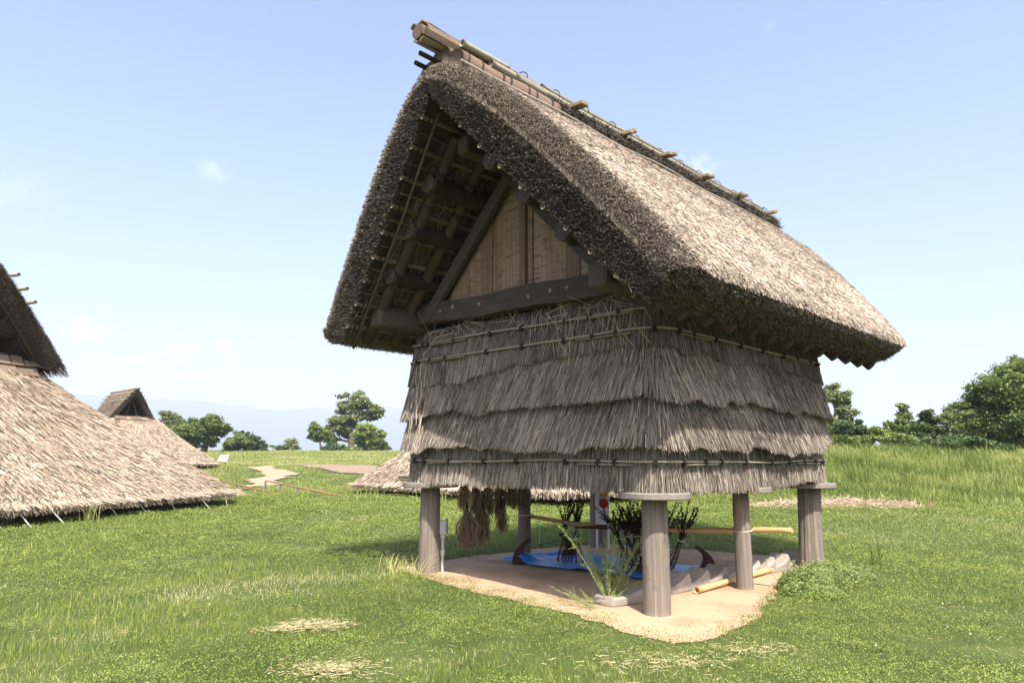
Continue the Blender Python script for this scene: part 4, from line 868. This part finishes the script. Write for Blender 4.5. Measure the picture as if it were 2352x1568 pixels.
for x in (-1.86, 1.86):
    g = Geo(); th = np.linspace(0, 6.28, 18); zc = .68 if x < 0 else .70
    P = np.array([loc2w(x + .115 * math.cos(t), .01 + (.12 if math.sin(t) < 0 else .15) * math.sin(t), zc + .01 * math.sin(t)) for t in th]); tube(g, P, .006, 5, cap=False)
    if x < 0: tube(g, [loc2w(x + .1, .2, .66), loc2w(x + .16, .2, .5), loc2w(x + .14, .2, .22)], .006, 5)
    tag(g.build('white_tie', 'string'), 'white cord tying the bamboo rail to the thin post ' + ('behind, loose end hanging' if x < 0 else 'by the log ladder'), 'cord')

# bundles of dried stalks leaning on the rail
def stalk_bundle(base, tip, label, n=11, hgt=None, spread=.10):
    base = np.array(base); tip = np.array(tip); w0 = loc2w(*base); w1 = loc2w(*tip); d = w1 - w0
    t = thing('stalk_bundle', tuple(w0), 0, label, 'dried plant bundle', 'dried plant bundles leaning on the bamboo rail')
    g = Geo(); tie = .5; P = []
    for k in range(n):
        o0 = rng.normal(size=3) * spread * np.array([1, 1, .1]); o1 = rng.normal(size=3) * np.array([.1, .1, .07]); end = d * rng.uniform(.8, 1.05) + o1
        pts = np.array([o0, d * tie + rng.normal(size=3) * .012, end]); q = np.linspace(0, 1, 6)[:, None]
        c = (1 - q) ** 2 * pts[0] + 2 * q * (1 - q) * (pts[1] * 2 - (pts[0] + pts[2]) / 2) + q ** 2 * pts[2]
        tube(g, c, np.linspace(.0055, .0025, 6), 5, rng.uniform(.2, .9))
        m_ = 60; f = rng.uniform(.55, 1.0, m_); idx = f * 5; i0 = np.minimum(idx.astype(int), 4); pp = c[i0] + (c[i0 + 1] - c[i0]) * (idx - i0)[:, None]
        dd = unit(unit(d)[None] * .8 + rng.normal(size=(m_, 3)) * .7) * rng.uniform(.018, .042, m_)[:, None]
        strands(g, pp, dd, .0062, rng.random(m_) * .55, None, .35)
    g.build('stalks', 'driedstalk', t)
    g = Geo(); th = np.linspace(0, 6.5, 12); a, b = frame(d[None]); c = d * tie
    tube(g, c + .045 * (np.cos(th)[:, None] * a + np.sin(th)[:, None] * b), .005, 5); e = c + a[0] * .04
    tube(g, [e, e + np.array([.03, -.03, .03]), e + np.array([.09, -.06, -.07])], .0045, 5); g.build('string_tie', 'string', t)
    return t
for b_, t_p, lb in [((-1.05, .0, .02), (-1.14, .22, .93), 'stalk bundle at the far end of the rail, nearest the hanging roots, small and upright'),
                    ((-.88, .05, .02), (-.93, .25, .97), 'stalk bundle with root legs on the sheet, second from the hanging roots'),
                    ((.3, -.12, .02), (-.42, .25, .82), 'stalk bundle lying lowest across the rail, its top leaning left'),
                    ((.34, -.1, .02), (-.22, .3, .9), 'stalk bundle leaning left above the lowest one in the middle of the rail'),
                    ((.38, -.05, .02), (-.02, .25, .99), 'tall stalk bundle leaning left in front of the red bell'),
                    ((.4, -.1, .02), (.16, .2, .97), 'dense stalk bundle in the middle, upright between the bell and the near corner post'),
                    ((.46, -.05, .02), (.34, .24, .95), 'stalk bundle with a drooping tip just left of the near corner post'),
                    ((.62, -.1, .02), (.76, .2, .94), 'stalk bundle half hidden behind the near corner post'),
                    ((.78, .0, .02), (1.06, .2, .96), 'stalk bundle right of the near corner post, leaning right with two white ties')]:
    stalk_bundle(b_, t_p, lb, 13)
# a heap of stalks on the rail itself
for k in range(2):
    stalk_bundle((-.75 + .2 * k, .1, .55), (.35 + .1 * k, .0, .66), ['flat stalk bundle laid along the rail, left one', 'flat stalk bundle laid along the rail, right one'][k], 12, spread=.06)

# roots and stems hung to dry under the front floor beam
def hanging(x, y, ztop, ln, n, wid, label, tone):
    t = in_gr('hanging_bundle', x, y, ztop, 0, label, 'drying bundle', 'dried stem bundles hanging under the granary')
    g = Geo(); P = rng.normal(size=(n, 3)) * np.array([.02, .02, .01]); L_ = ln * rng.uniform(.6, 1.05, n); out = rng.normal(size=(n, 2)) * wid
    D = np.stack([out[:, 0], out[:, 1], -L_], 1); bend = np.stack([out[:, 0] * .9, out[:, 1] * .9, L_ * 0], 1)
    strands(g, P, D, rng.uniform(.003, .0065, n), np.clip(tone + rng.normal(size=n) * .25, 0, 1), None, .6, bend)
    P2 = rng.normal(size=(n, 3)) * np.array([wid * .7, wid * .7, 0]) + np.array([0, 0, -ln * .35]); P2[:, 2] -= rng.random(n) * ln * .25
    D2 = np.stack([rng.normal(size=n) * .04, rng.normal(size=n) * .04, -rng.uniform(.2, .55, n) * ln], 1); strands(g, P2, D2, .0042, np.clip(tone - .1 + rng.normal(size=n) * .22, 0, 1), None, .6, rng.normal(size=(n, 3)) * .02)
    g.build('dry_stems', 'driedroot', t)
    g = Geo(); tube(g, [(0, 0, -.03), (0, 0, .02), (0, 0, min(.2, 1.27 - ztop))], [.03, .028, .012], 8); g.build('knot', 'rope', t)
    return t
HB_N = .8
HB = [(-1.78, -1.38, 1.2, .38, 110, .05, .5, 'short looped bundle hanging first from the post with the grey box'), (-1.79, -1.08, 1.2, .52, 130, .06, .45, 'pale streaked bundle hanging second from the post with the grey box'), (-1.8, -.84, 1.2, .62, 130, .06, .3, 'dark brown bundle hanging third in the row'),
      (-1.8, -.58, 1.2, .5, 120, .06, .25, 'dark short bundle in the middle of the row'), (-1.8, -.4, 1.2, .5, 110, .05, .35, 'bundle with two loose white strands'), (-1.8, -.22, 1.2, .52, 130, .07, .3, 'ragged bundle hanging next to the thin middle post'), (-1.79, -.1, 1.18, .5, 70, .04, .25, 'thin bundle against the thin middle post')]
for x, y, z, ln, n, w, tn, lb in HB: hanging(x + rng.normal() * .04, y, z, ln * rng.uniform(.75, 1.1), int(n * HB_N), w * .85, lb, tn + .25)
hanging(-1.72, -1.36, .80, .52, 150, .075, 'long pale rooty bundle, lowest of all on the grey box side', .58)
hanging(-1.74, -1.03, .83, .50, 120, .055, 'lower bundle with whitish bent stems', .6)
hanging(-1.76, -.62, .80, .34, 80, .035, 'small cone shaped lower bundle', .5)

# grey electric box on a conduit beside the left front post
t = in_gr('electric_box', -1.735, -1.80, 0, .5, 'small grey metal electric box on a white conduit beside the left front post', 'electric box')
g = Geo(); box(g, (0, 0, .615), (.085, .075, .19), bev=.008); g.build('box_body', 'metal', t)
g = Geo(); box(g, (.052, 0, .625), (.016, .085, .21), bev=.004); g.build('box_lid', 'metal', t)
g = Geo(); tube(g, [(0, 0, -.05), (0, 0, .53)], .02, 12); g.build('conduit', 'metal', t)
g = Geo(); tube(g, [(0, 0, .22), (0, 0, .30)], .032, 12); tube(g, [(0, 0, .46), (0, 0, .52)], .032, 12); g.build('coupling', 'metal', t)
# alarm stand by the far post
t = in_gr('alarm_stand', -1.6, 1.72, 0, .55, 'white alarm stand with a red bell by the far corner post', 'alarm stand')
g = Geo(); box(g, (0, 0, .78), (.24, .06, .72), bev=.01); g.build('stand_panel', 'white', t)
for x in (-.1, .1): g = Geo(); box(g, (x, 0, .21), (.035, .035, .43), bev=.004); g.build('leg', 'white', t)
g = Geo(); tube(g, [(.03, -.03, .79), (.03, -.055, .79), (.03, -.075, .79)], [.085, .085, .06], 22); g.build('bell', 'red', t)
g = Geo(); tube(g, [(.03, -.03, .96), (.03, -.06, .96), (.03, -.085, .96)], [.07, .065, .03], 18); g.build('lamp_cover', 'amber', t)
# pale log ends under the left corner
g = Geo(); tube(g, [loc2w(-2.5, -2.0, 1.275), loc2w(-1.7, -2.1, 1.272)], .035, 9); tag(g.build('log_pole', 'peg', smooth=True), 'pale pole poking out on the rat guard at the left front corner', 'pole')

# handrails
def handrail(x0, d0, x1, d1, ys, posts, label):
    a, b = at(x0, ys[0], d0), at(x1, ys[1], d1)
    t = thing('handrail', (a[0], a[1], float(gz(a[0], a[1]))), 0, label, 'handrail', 'handrails beside the dirt path'); o = np.array(t.location)
    g = Geo(); tube(g, [a - o, b - o], .032, 10); g.build('rail_tube', 'rail', t, smooth=True)
    for f in posts:
        c = a + (b - a) * f; g = Geo(); z0 = float(gz(c[0], c[1])); tube(g, [np.array([c[0], c[1], z0 - .3]) - o, c - o - np.array([0, 0, .05])], .045, 8); g.build('rail_post', 'postgrey', t, smooth=True)
handrail(511, 36, 668, 29.5, (1104, 1141), (.01, .24, .47, .73), 'left one of two orange brown handrails, running into the grass')
handrail(610, 32, 784, 27.5, (1103, 1139), (.0, .22, .46, .69), 'right one of two orange brown handrails, the taller one ending in the lawn')
# sign board
c = at(513, 1052, 61); t = thing('sign_board', (c[0], c[1], float(gz(c[0], c[1]))), -.35, 'white low sign board with a pale blue top edge standing in the far meadow', 'sign')
zc = c[2] - t.location.z; R = np.array(Matrix.Rotation(-.5, 3, 'X'))
g = Geo(); box(g, (0, 0, zc), (.94, .05, .6), R, bev=.01); g.build('board', 'white', t)
g = Geo(); box(g, R @ np.array([0, -.029, .26]) + np.array([0, 0, zc]), (.92, .008, .08), R); g.build('top_band', 'skyblue', t)
for x in (-.4, .4): g = Geo(); tube(g, [(x, .06, -.2), (x, .06, zc)], .03, 8); g.build('leg', 'metal', t)

# straw mulch heap
def mulch():
    a, b = np.array([7.6, 23.2]), np.array([13.4, 23.4]); g = Geo(); n, m_ = 60, 12; V = []
    prof = lambda f: np.clip(np.sin(f * math.pi), 0, 1) ** .5
    for i in range(n):
        f = i / (n - 1); c = a + (b - a) * f
        for j in range(m_):
            w = j / (m_ - 1) * 2 - 1; h = .2 * prof(f) * (1 - w * w) * (.6 + .7 * float(noise2(f * 9, .5, 3))); p = c + np.array([0, 1]) * w * .7; V.append((p[0], p[1], float(gz(p[0], p[1])) + h - .02))
    i, j = np.meshgrid(np.arange(n - 1), np.arange(m_ - 1), indexing='ij'); g.add(V, np.stack([i * m_ + j, (i + 1) * m_ + j, (i + 1) * m_ + j + 1, i * m_ + j + 1], -1).reshape(-1, 4), .45)
    V = np.array(V); k = 9000; P = V[rng.integers(0, len(V), k)] + rng.normal(size=(k, 3)) * np.array([.07, .07, .01]); D = unit(rng.normal(size=(k, 3)) * np.array([1, 1, .18])) * rng.uniform(.15, .4, k)[:, None]
    strands(g, P, D, .007, rng.random(k)); tag(g.build('straw_heap', 'mulch'), 'long low heap of dry straw lying in the grass below the bank', 'straw heap')
mulch()

# ------------------------------------------------------------------ weeds and low bushes
def sprig(name, base, tips, label, cat, leaf=.02, per=46, m='weed', sag=.1, stem=.004):
    t = thing(name, tuple(base), 0, label, cat); gs, gl = Geo(), Geo()
    for tip in tips:
        d = np.asarray(tip) - base; q = np.linspace(0, 1, 7)[:, None]; mid = d * .5 + np.array([0, 0, sag * np.linalg.norm(d)]) + rng.normal(size=3) * .02
        c = 2 * q * (1 - q) * mid + q ** 2 * d; tube(gs, c, np.linspace(stem, stem * .35, 7), 5, cap=False)
        k = int(per * np.linalg.norm(d) / .5); f = rng.uniform(.15, 1, k) * 6; i0 = np.minimum(f.astype(int), 5); pp = c[i0] + (c[i0 + 1] - c[i0]) * (f - i0)[:, None]
        for s in range(max(2, int(np.linalg.norm(d) * 9))):    # side twigs
            f1 = rng.uniform(.3, .92) * 6; i1 = min(int(f1), 5); p0 = c[i1] + (c[i1 + 1] - c[i1]) * (f1 - i1); e = unit(unit(d) * .9 + rng.normal(size=3) * .6) * rng.uniform(.05, .16)
            tube(gs, [p0, p0 + e * .5, p0 + e], [.0016, .0012, .0008], 4, cap=False); pp = np.concatenate([pp, p0 + e * rng.random((12, 1))])
        leaves(gl, pp + rng.normal(size=pp.shape) * .006, leaf * rng.uniform(.6, 1.3, len(pp)), .25 + .65 * rng.random(len(pp)), None, .4, .32)
    gl.build('foliage', m, t); gs.build('stem', 'weedstem', t); return t
b0 = loc2w(1.27, -1.98, 0); dist = b0[1] + .12
sprig('weed_shrub', b0, [at(x, y, dist + rng.uniform(-.25, .35)) for x, y in [(1281, 1202), (1332, 1242), (1348, 1262), (1380, 1248), (1395, 1238), (1404, 1280), (1422, 1250), (1436, 1262), (1450, 1270), (1464, 1240), (1482, 1226), (1466, 1290), (1478, 1335), (1440, 1300), (1360, 1300), (1372, 1330), (1455, 1345), (1340, 1365), (1415, 1230), (1430, 1285), (1390, 1290), (1350, 1285)]], 'tall wispy green weed with many thin stems growing against the near corner post', 'weed', .026, 190)
b1 = at(1372, 1410, b0[1] - .15); b1[2] = 0
sprig('weed_shrub', b1, [at(x, y, b1[1] + rng.uniform(-.2, .2)) for x, y in [(1292, 1348), (1262, 1345), (1330, 1350), (1285, 1378), (1310, 1372), (1300, 1362), (1345, 1366)]], 'sprawling weed sprigs reaching left over the sand at the end of the log ladder', 'weed', .018, 110, sag=.05, stem=.003)
def arcs(name, base, n, ln, label, cat, tone=(.5, .9), w=.006, spread=.8, m='grass', sp0=.035):
    if n == 46: n, sp0 = 80, .16
    t = thing(name, tuple(base), 0, label, cat); g = Geo()
    tube(g, [(0, 0, -.04), (0, 0, .012), (0, 0, .03)], [sp0 * 1.3, sp0 * 1.1, sp0 * .3], 9, .3)
    for k in range(n):
        a = rng.uniform(0, 6.28); L_ = ln * rng.uniform(.45, 1.1); o = np.array([math.cos(a), math.sin(a), 0]); r = rng.uniform(.2, spread) * L_; q = np.linspace(0, 1, 7)
        c = rng.normal(size=3) * np.array([sp0, sp0, 0]) + np.outer(q ** 1.3, o) * r + np.outer(L_ * (q - .45 * q ** 2.4), [0, 0, 1.0]); sd = np.array([-o[1], o[0], 0]) * w
        V = np.concatenate([c - sd * (1 - q ** 2)[:, None], c + sd * (1 - q ** 2)[:, None] + np.array([0, 0, .0015])]); j = np.arange(6); g.add(V, np.stack([j, j + 1, j + 8, j + 7], -1), rng.uniform(*tone))
    g.build('blades', m, t); return t
p = loc2w(-2.0, -2.33); arcs('grass_tuft', p, 46, .42, 'arching yellowish grass tuft in front of the left front post', 'grass tuft', (.45, .95), .0045)
p = loc2w(-1.62, -2.27); arcs('grass_tuft', p, 14, .5, 'thin grass stalks with drooping tips right of the grey box post', 'grass tuft', (.5, .95), .0035, 1.1)
p = at(1198, 1412, 7.35); p[2] = 0; arcs('broad_weed', p, 22, .17, 'small bright upright weed alone at the lawn edge', 'weed', (.2, .5), .009, .55)
for x, y, dd, lb in [(198, 1205, 17.6, 'tall pale grass clump before the big hut, near its eave cords'), (2, 1225, 16.3, 'tall pale grass clump at the left frame edge before the big hut')]:
    p = at(x, y, dd); p[2] = float(gz(p[0], p[1])); arcs('grass_tuft', p, 26, .95, lb, 'grass tuft', (.45, .85), .009, .35, 'tallgrass', .12)
for x, y, dd, lb in [(855, 1160, 25.5, 'tall weedy grass before the hut behind the granary'), (1005, 1140, 24.0, 'green feathery clump beside the left front post top')]:
    p = at(x, y, dd); p[2] = float(gz(p[0], p[1])); arcs('grass_tuft', p, 60, .9, lb, 'grass tuft', (.2, .6), .009, .6, 'tallgrass', .25)
arcs('grass_tuft', loc2w(2.35, 3.2), 14, .75, 'dark green reed tuft behind the thin right middle post', 'grass tuft', (.1, .3), .008, .55)
def low_bush(pts, hgt, n, label, leaf=.03, m='weed'):
    c0 = np.mean(pts, 0); t = thing('low_bush', (c0[0], c0[1], 0), 0, label, 'low bush'); gl, gs = Geo(), Geo()
    for (x, y), r, h in zip(pts, *hgt):
        k = int(n * r * r); a = rng.uniform(0, 6.28, k); q = np.sqrt(rng.random(k)); bump = .7 + .6 * fbm(x + q * np.cos(a) * r * 5, y + q * np.sin(a) * r * 5, 4)
        px_, py_ = x + q * r * np.cos(a), y + q * r * np.sin(a); z = h * (1 - q ** 2) ** .6 * bump * (.35 + .65 * rng.random(k) ** .5) + .02
        leaves(gl, np.stack([px_ - c0[0], py_ - c0[1], z], 1), leaf * rng.uniform(.6, 1.3, k), .15 + .8 * rng.random(k), None, .7, .5)
        for s in range(26):
            b_ = np.array([x - c0[0], y - c0[1], 0]) + rng.normal(size=3) * np.array([r * .35, r * .35, 0]); e = b_ + np.array([rng.normal() * .1, rng.normal() * .1, h * rng.uniform(.7, 1.35)]); tube(gs, [b_, (b_ + e) / 2, e], .0028, 4)
            leaves(gl, b_ + (e - b_) * rng.uniform(.4, 1, (16, 1)) + rng.normal(size=(16, 3)) * .012, leaf * .8, .3 + .6 * rng.random(16), None, .4, .4)
    gl.build('foliage', m, t); gs.build('stem', 'weedstem', t)
P_ = [at(x, y, d)[:2] for x, y, d in [(1835, 1345, 8.9), (1865, 1350, 8.95), (1895, 1345, 9.1), (1925, 1335, 9.4), (1850, 1365, 8.65), (1880, 1370, 8.6), (1905, 1330, 9.6), (1945, 1320, 9.9), (1880, 1325, 9.7)]]
low_bush(P_, ([.26, .27, .3, .36, .28, .3, .3, .36, .22], [.25, .24, .2, .17, .13, .11, .2, .12, .22]), 30000, 'low leafy light green bush spilling onto the sand by the right rear post', .036)

# ------------------------------------------------------------------ grass
HUTS = [((-17.0, 19.2), 6.0, math.atan2(-.30, .954)), ((-28.6, 51.8), 5.1, math.atan2(-.62, .78)), ((1.4, 31.4), 5.6, math.atan2(-.72, -.69))]
PC = PADW.mean(0)
def free(x, y):
    ok = np.ones(len(x), bool)
    for (c, r, a) in HUTS:
        u = (x - c[0]) * math.cos(a) + (y - c[1]) * math.sin(a); v = -(x - c[0]) * math.sin(a) + (y - c[1]) * math.cos(a); ok &= (np.abs(u) ** 3 + np.abs(v) ** 3) > r ** 3
    wx = x + (fbm(x / .36, y / .36, 5) - .5) * .24 + rng.normal(size=len(x)) * .03; wy = y + (fbm(x / .36, y / .36, 9) - .5) * .24 + rng.normal(size=len(x)) * .03; sc = 1.05; wx = PC[0] + (wx - PC[0]) * sc; wy = PC[1] + (wy - PC[1]) * sc
    ok &= ~inside(PADW, wx, wy)
    wx = x + (fbm(x * .5, y * .5, 5) - .5) * 3; ok &= ~inside(PATH, wx, y + (fbm(x * .5, y * .5, 9) - .5) * 3) & ~(inside(SOIL, wx, y) & (rng.random(len(x)) > .06))
    ok &= ~((np.abs(y - 23.3) < .75) & (x > 7.8) & (x < 13.2) & (rng.random(len(x)) > .12))
    return ok
def polar(n, d0, d1, k):                                       # more blades near the camera
    e = 2 - k; d = (d0 ** e + rng.random(n) * (d1 ** e - d0 ** e)) ** (1 / e); a = rng.uniform(-.86, .86, n); return d * np.sin(a), d * np.cos(a), d
def clover_mask(x, y): return smooth(.33, .48, fbm(x * .5, y * .7, 101) * .66 + fbm(x * 1.9, y * 1.9, 105) * .34)
def dry_mask(x, y):
    m_ = smooth(.60, .74, fbm(x * .8, y * .8, 121))
    for (cx, cy, r) in [(.15, 6.15, .38), (-1.83, 6.9, .34), (-1.36, 5.58, .3), (1.3, 5.6, .9), (2.1, 6.0, .5), (.9, 6.5, .5), (-3.4, 5.4, .5), (8.5, 15, 3.0), (11, 18, 3.2), (1.6, 6.3, .5)]: m_ = np.maximum(m_, .85 * np.exp(-(((x - cx) ** 2 + (y - cy) ** 2) / (r * r + 1e-6))))
    return m_
def blades(g, x, y, h, w, tone, lean=.45, curl=.35):
    n = len(x); P = np.stack([x, y, gz(x, y) - .01], 1); a = rng.uniform(0, 6.28, n); fa = a + rng.normal(size=n) * .6 + 1.57
    o = np.stack([np.cos(a), np.sin(a), np.zeros(n)], 1) * (np.abs(rng.normal(size=n)) * lean)[:, None]; s = np.stack([np.cos(fa), np.sin(fa), np.zeros(n)], 1) * (w * .5)[:, None]
    hh = h[:, None]; up = np.array([0, 0, 1.]); m_ = P + (up * .55 + o * .35) * hh; t = P + (up * (1 - curl * .3 * np.linalg.norm(o, axis=1)[:, None]) + o * (1 + curl)) * hh
    V = np.stack([P - s, P + s, m_ + s * .8, m_ - s * .8, t], 1).reshape(-1, 3); b = np.arange(n)[:, None] * 5
    g.add(V, [b + np.array([[0, 1, 2, 3]]), b + np.array([[3, 2, 4]])], np.repeat(tone, 5))
# lawn
n = 620000; x, y, d = polar(n, 4.2, 132, 1.62); ok = free(x, y); x, y, d = x[ok], y[ok], d[ok]
bank = smooth(5, 11, x - .12 * (y - 24)) * smooth(22.5, 27, y)
keep = rng.random(len(x)) > bank * .8; x, y, d, bank = x[keep], y[keep], d[keep], bank[keep]
cm = clover_mask(x, y) * smooth(30, 18, d); dm = dry_mask(x, y)
keep = rng.random(len(x)) > cm * .8; x, y, d, cm, dm = x[keep], y[keep], d[keep], cm[keep], dm[keep]
pt = fbm(x * .35, y * .35, 131); hn = np.zeros(len(x))
for (c, r, a) in HUTS: hn = np.maximum(hn, np.exp(-(np.maximum(0, np.hypot(x - c[0], y - c[1]) - 6.3) / .8) ** 2))
h = (.035 + .045 * rng.random(len(x)) + .05 * pt) * (1 + .45 * smooth(14, 40, d) + .9 * smooth(42, 100, d)) * (1 + .25 * hn) * (1 - .45 * dm)
w = np.maximum(.0042, d * .00062) * rng.uniform(.7, 1.4, len(x))
fb_ = fbm(x * .16, y * .16, 141)
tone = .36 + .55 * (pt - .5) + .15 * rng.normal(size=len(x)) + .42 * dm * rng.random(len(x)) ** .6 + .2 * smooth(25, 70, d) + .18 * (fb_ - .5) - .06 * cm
tone = np.where(rng.random(len(x)) < .015 + .10 * dm, .85 + .15 * rng.random(len(x)), tone)
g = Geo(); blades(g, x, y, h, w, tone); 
k = 3200; x, y, d = polar(k, 4.5, 22, 1.5); ok = free(x, y) & (rng.random(k) < .07 + dry_mask(x, y)); x, y = x[ok], y[ok]     # dead blades lying on the turf
kk = 260; f = rng.random(kk); e_ = np.array(PADW)[rng.integers(0, len(PADW), kk)]; q_ = PC + (e_ - PC) * (1 - .55 * rng.random(kk)[:, None] ** 2.2) + rng.normal(size=(kk, 2)) * .22
x = np.concatenate([x, q_[:, 0]]); y = np.concatenate([y, q_[:, 1]])
P = np.stack([x, y, gz(x, y) + .02 + .05 * rng.random(len(x))], 1); P[-kk:, 2] = gz(q_[:, 0], q_[:, 1]) + .022; D = unit(rng.normal(size=(len(x), 3)) * np.array([1, 1, .12])) * rng.uniform(.03, .11, len(x))[:, None]; strands(g, P, D, .0018, rng.uniform(.88, 1, len(x)))
for (cx, cy, rx, ry, k) in [(-1.83, 6.92, .26, .16, 420), (-1.36, 5.56, .26, .17, 480), (-2.1, 6.75, .2, .08, 120), (1.2, 5.75, .5, .22, 260), (2.0, 6.1, .35, .2, 160)]:   # raked straw chips in worn spots
    x = cx + rng.normal(size=k) * rx * .6; y = cy + rng.normal(size=k) * ry * .6
    D = unit(rng.normal(size=(k, 3)) * np.array([1, 1, .1])) * rng.uniform(.02, .07, k)[:, None]; strands(g, np.stack([x, y, .03 + .03 * rng.random(k)], 1), D, .0026, rng.uniform(.9, 1, k))
tag(g.build('lawn_grass', 'grass'), kind='stuff')
# clover
n = 1100000; x, y, d = polar(n, 4.2, 30, 1.6); ok = free(x, y) & (rng.random(n) < clover_mask(x, y) * 1.05 * (1 - dry_mask(x, y) * .8)); x, y, d = x[ok], y[ok], d[ok]
hump = fbm(x * 3.2, y * 3.2, 151) * .6 + fbm(x * 9, y * 9, 153) * .4; z = gz(x, y) + .012 + (.02 + .12 * smooth(.3, .75, hump)) * rng.random(len(x)) ** .5
g = Geo(); leaves(g, np.stack([x, y, z], 1), np.maximum(.0115, d * .0014) * rng.uniform(.7, 1.35, len(x)), .02 + .75 * rng.random(len(x)) + .8 * (hump - .45) + .3 * (fbm(x * .7, y * .7, 191) - .5), 'clover', .6, .8)  # leaf tone follows hump height: gaps between clumps are shaded by colour
n = 190; x, y, d = polar(n, 4.6, 15, 1.3); ok = free(x, y) & (rng.random(n) < clover_mask(x, y) * .6); x, y = x[ok], y[ok]
for a, b in zip(x, y):
    r = rng.uniform(.005, .009); c = np.array([a, b, float(gz(a, b)) + rng.uniform(.08, .12)]); v = unit(rng.normal(size=(14, 3))); 
    leaves(g, c + v * r * .7, r * 1.3, .2 + .8 * rng.random(14), 'petal', .5, .8)
tag(g.build('clover', None), kind='stuff')
# tall grass on the bank to the right and rough edges
n = 300000; x, y, d = polar(n, 19, 60, 1.2); bank = smooth(4.5, 10, x - .12 * (y - 24)) * smooth(22.8, 26.5, y); ok = free(x, y) & (rng.random(n) < bank) & (y < 50); x, y, d = x[ok], y[ok], d[ok]
pt = fbm(x * .45, y * .45, 161); top = smooth(34, 40, y) * smooth(26, 14, x)
lump = smooth(.5, .68, fbm(x * .9, y * .9, 171)); h = (.16 + .45 * pt * rng.random(len(x)) + .2 * rng.random(len(x)) + .35 * lump * rng.random(len(x))) * (.65 + .6 * smooth(24, 33, y)) * (1 + .5 * top); w = np.maximum(.009, d * .00065) * rng.uniform(.6, 1.4, len(x))
tone = .42 + .7 * (pt - .5) - .22 * lump + .3 * smooth(.55, .7, fbm(x * .25, y * .4, 181)) + .17 * rng.normal(size=len(x)) + .42 * top * (rng.random(len(x)) < .55)
g = Geo(); blades(g, x, y, h, w, tone, .5, .5)
tag(g.build('bank_grass', 'tallgrass'), kind='stuff')
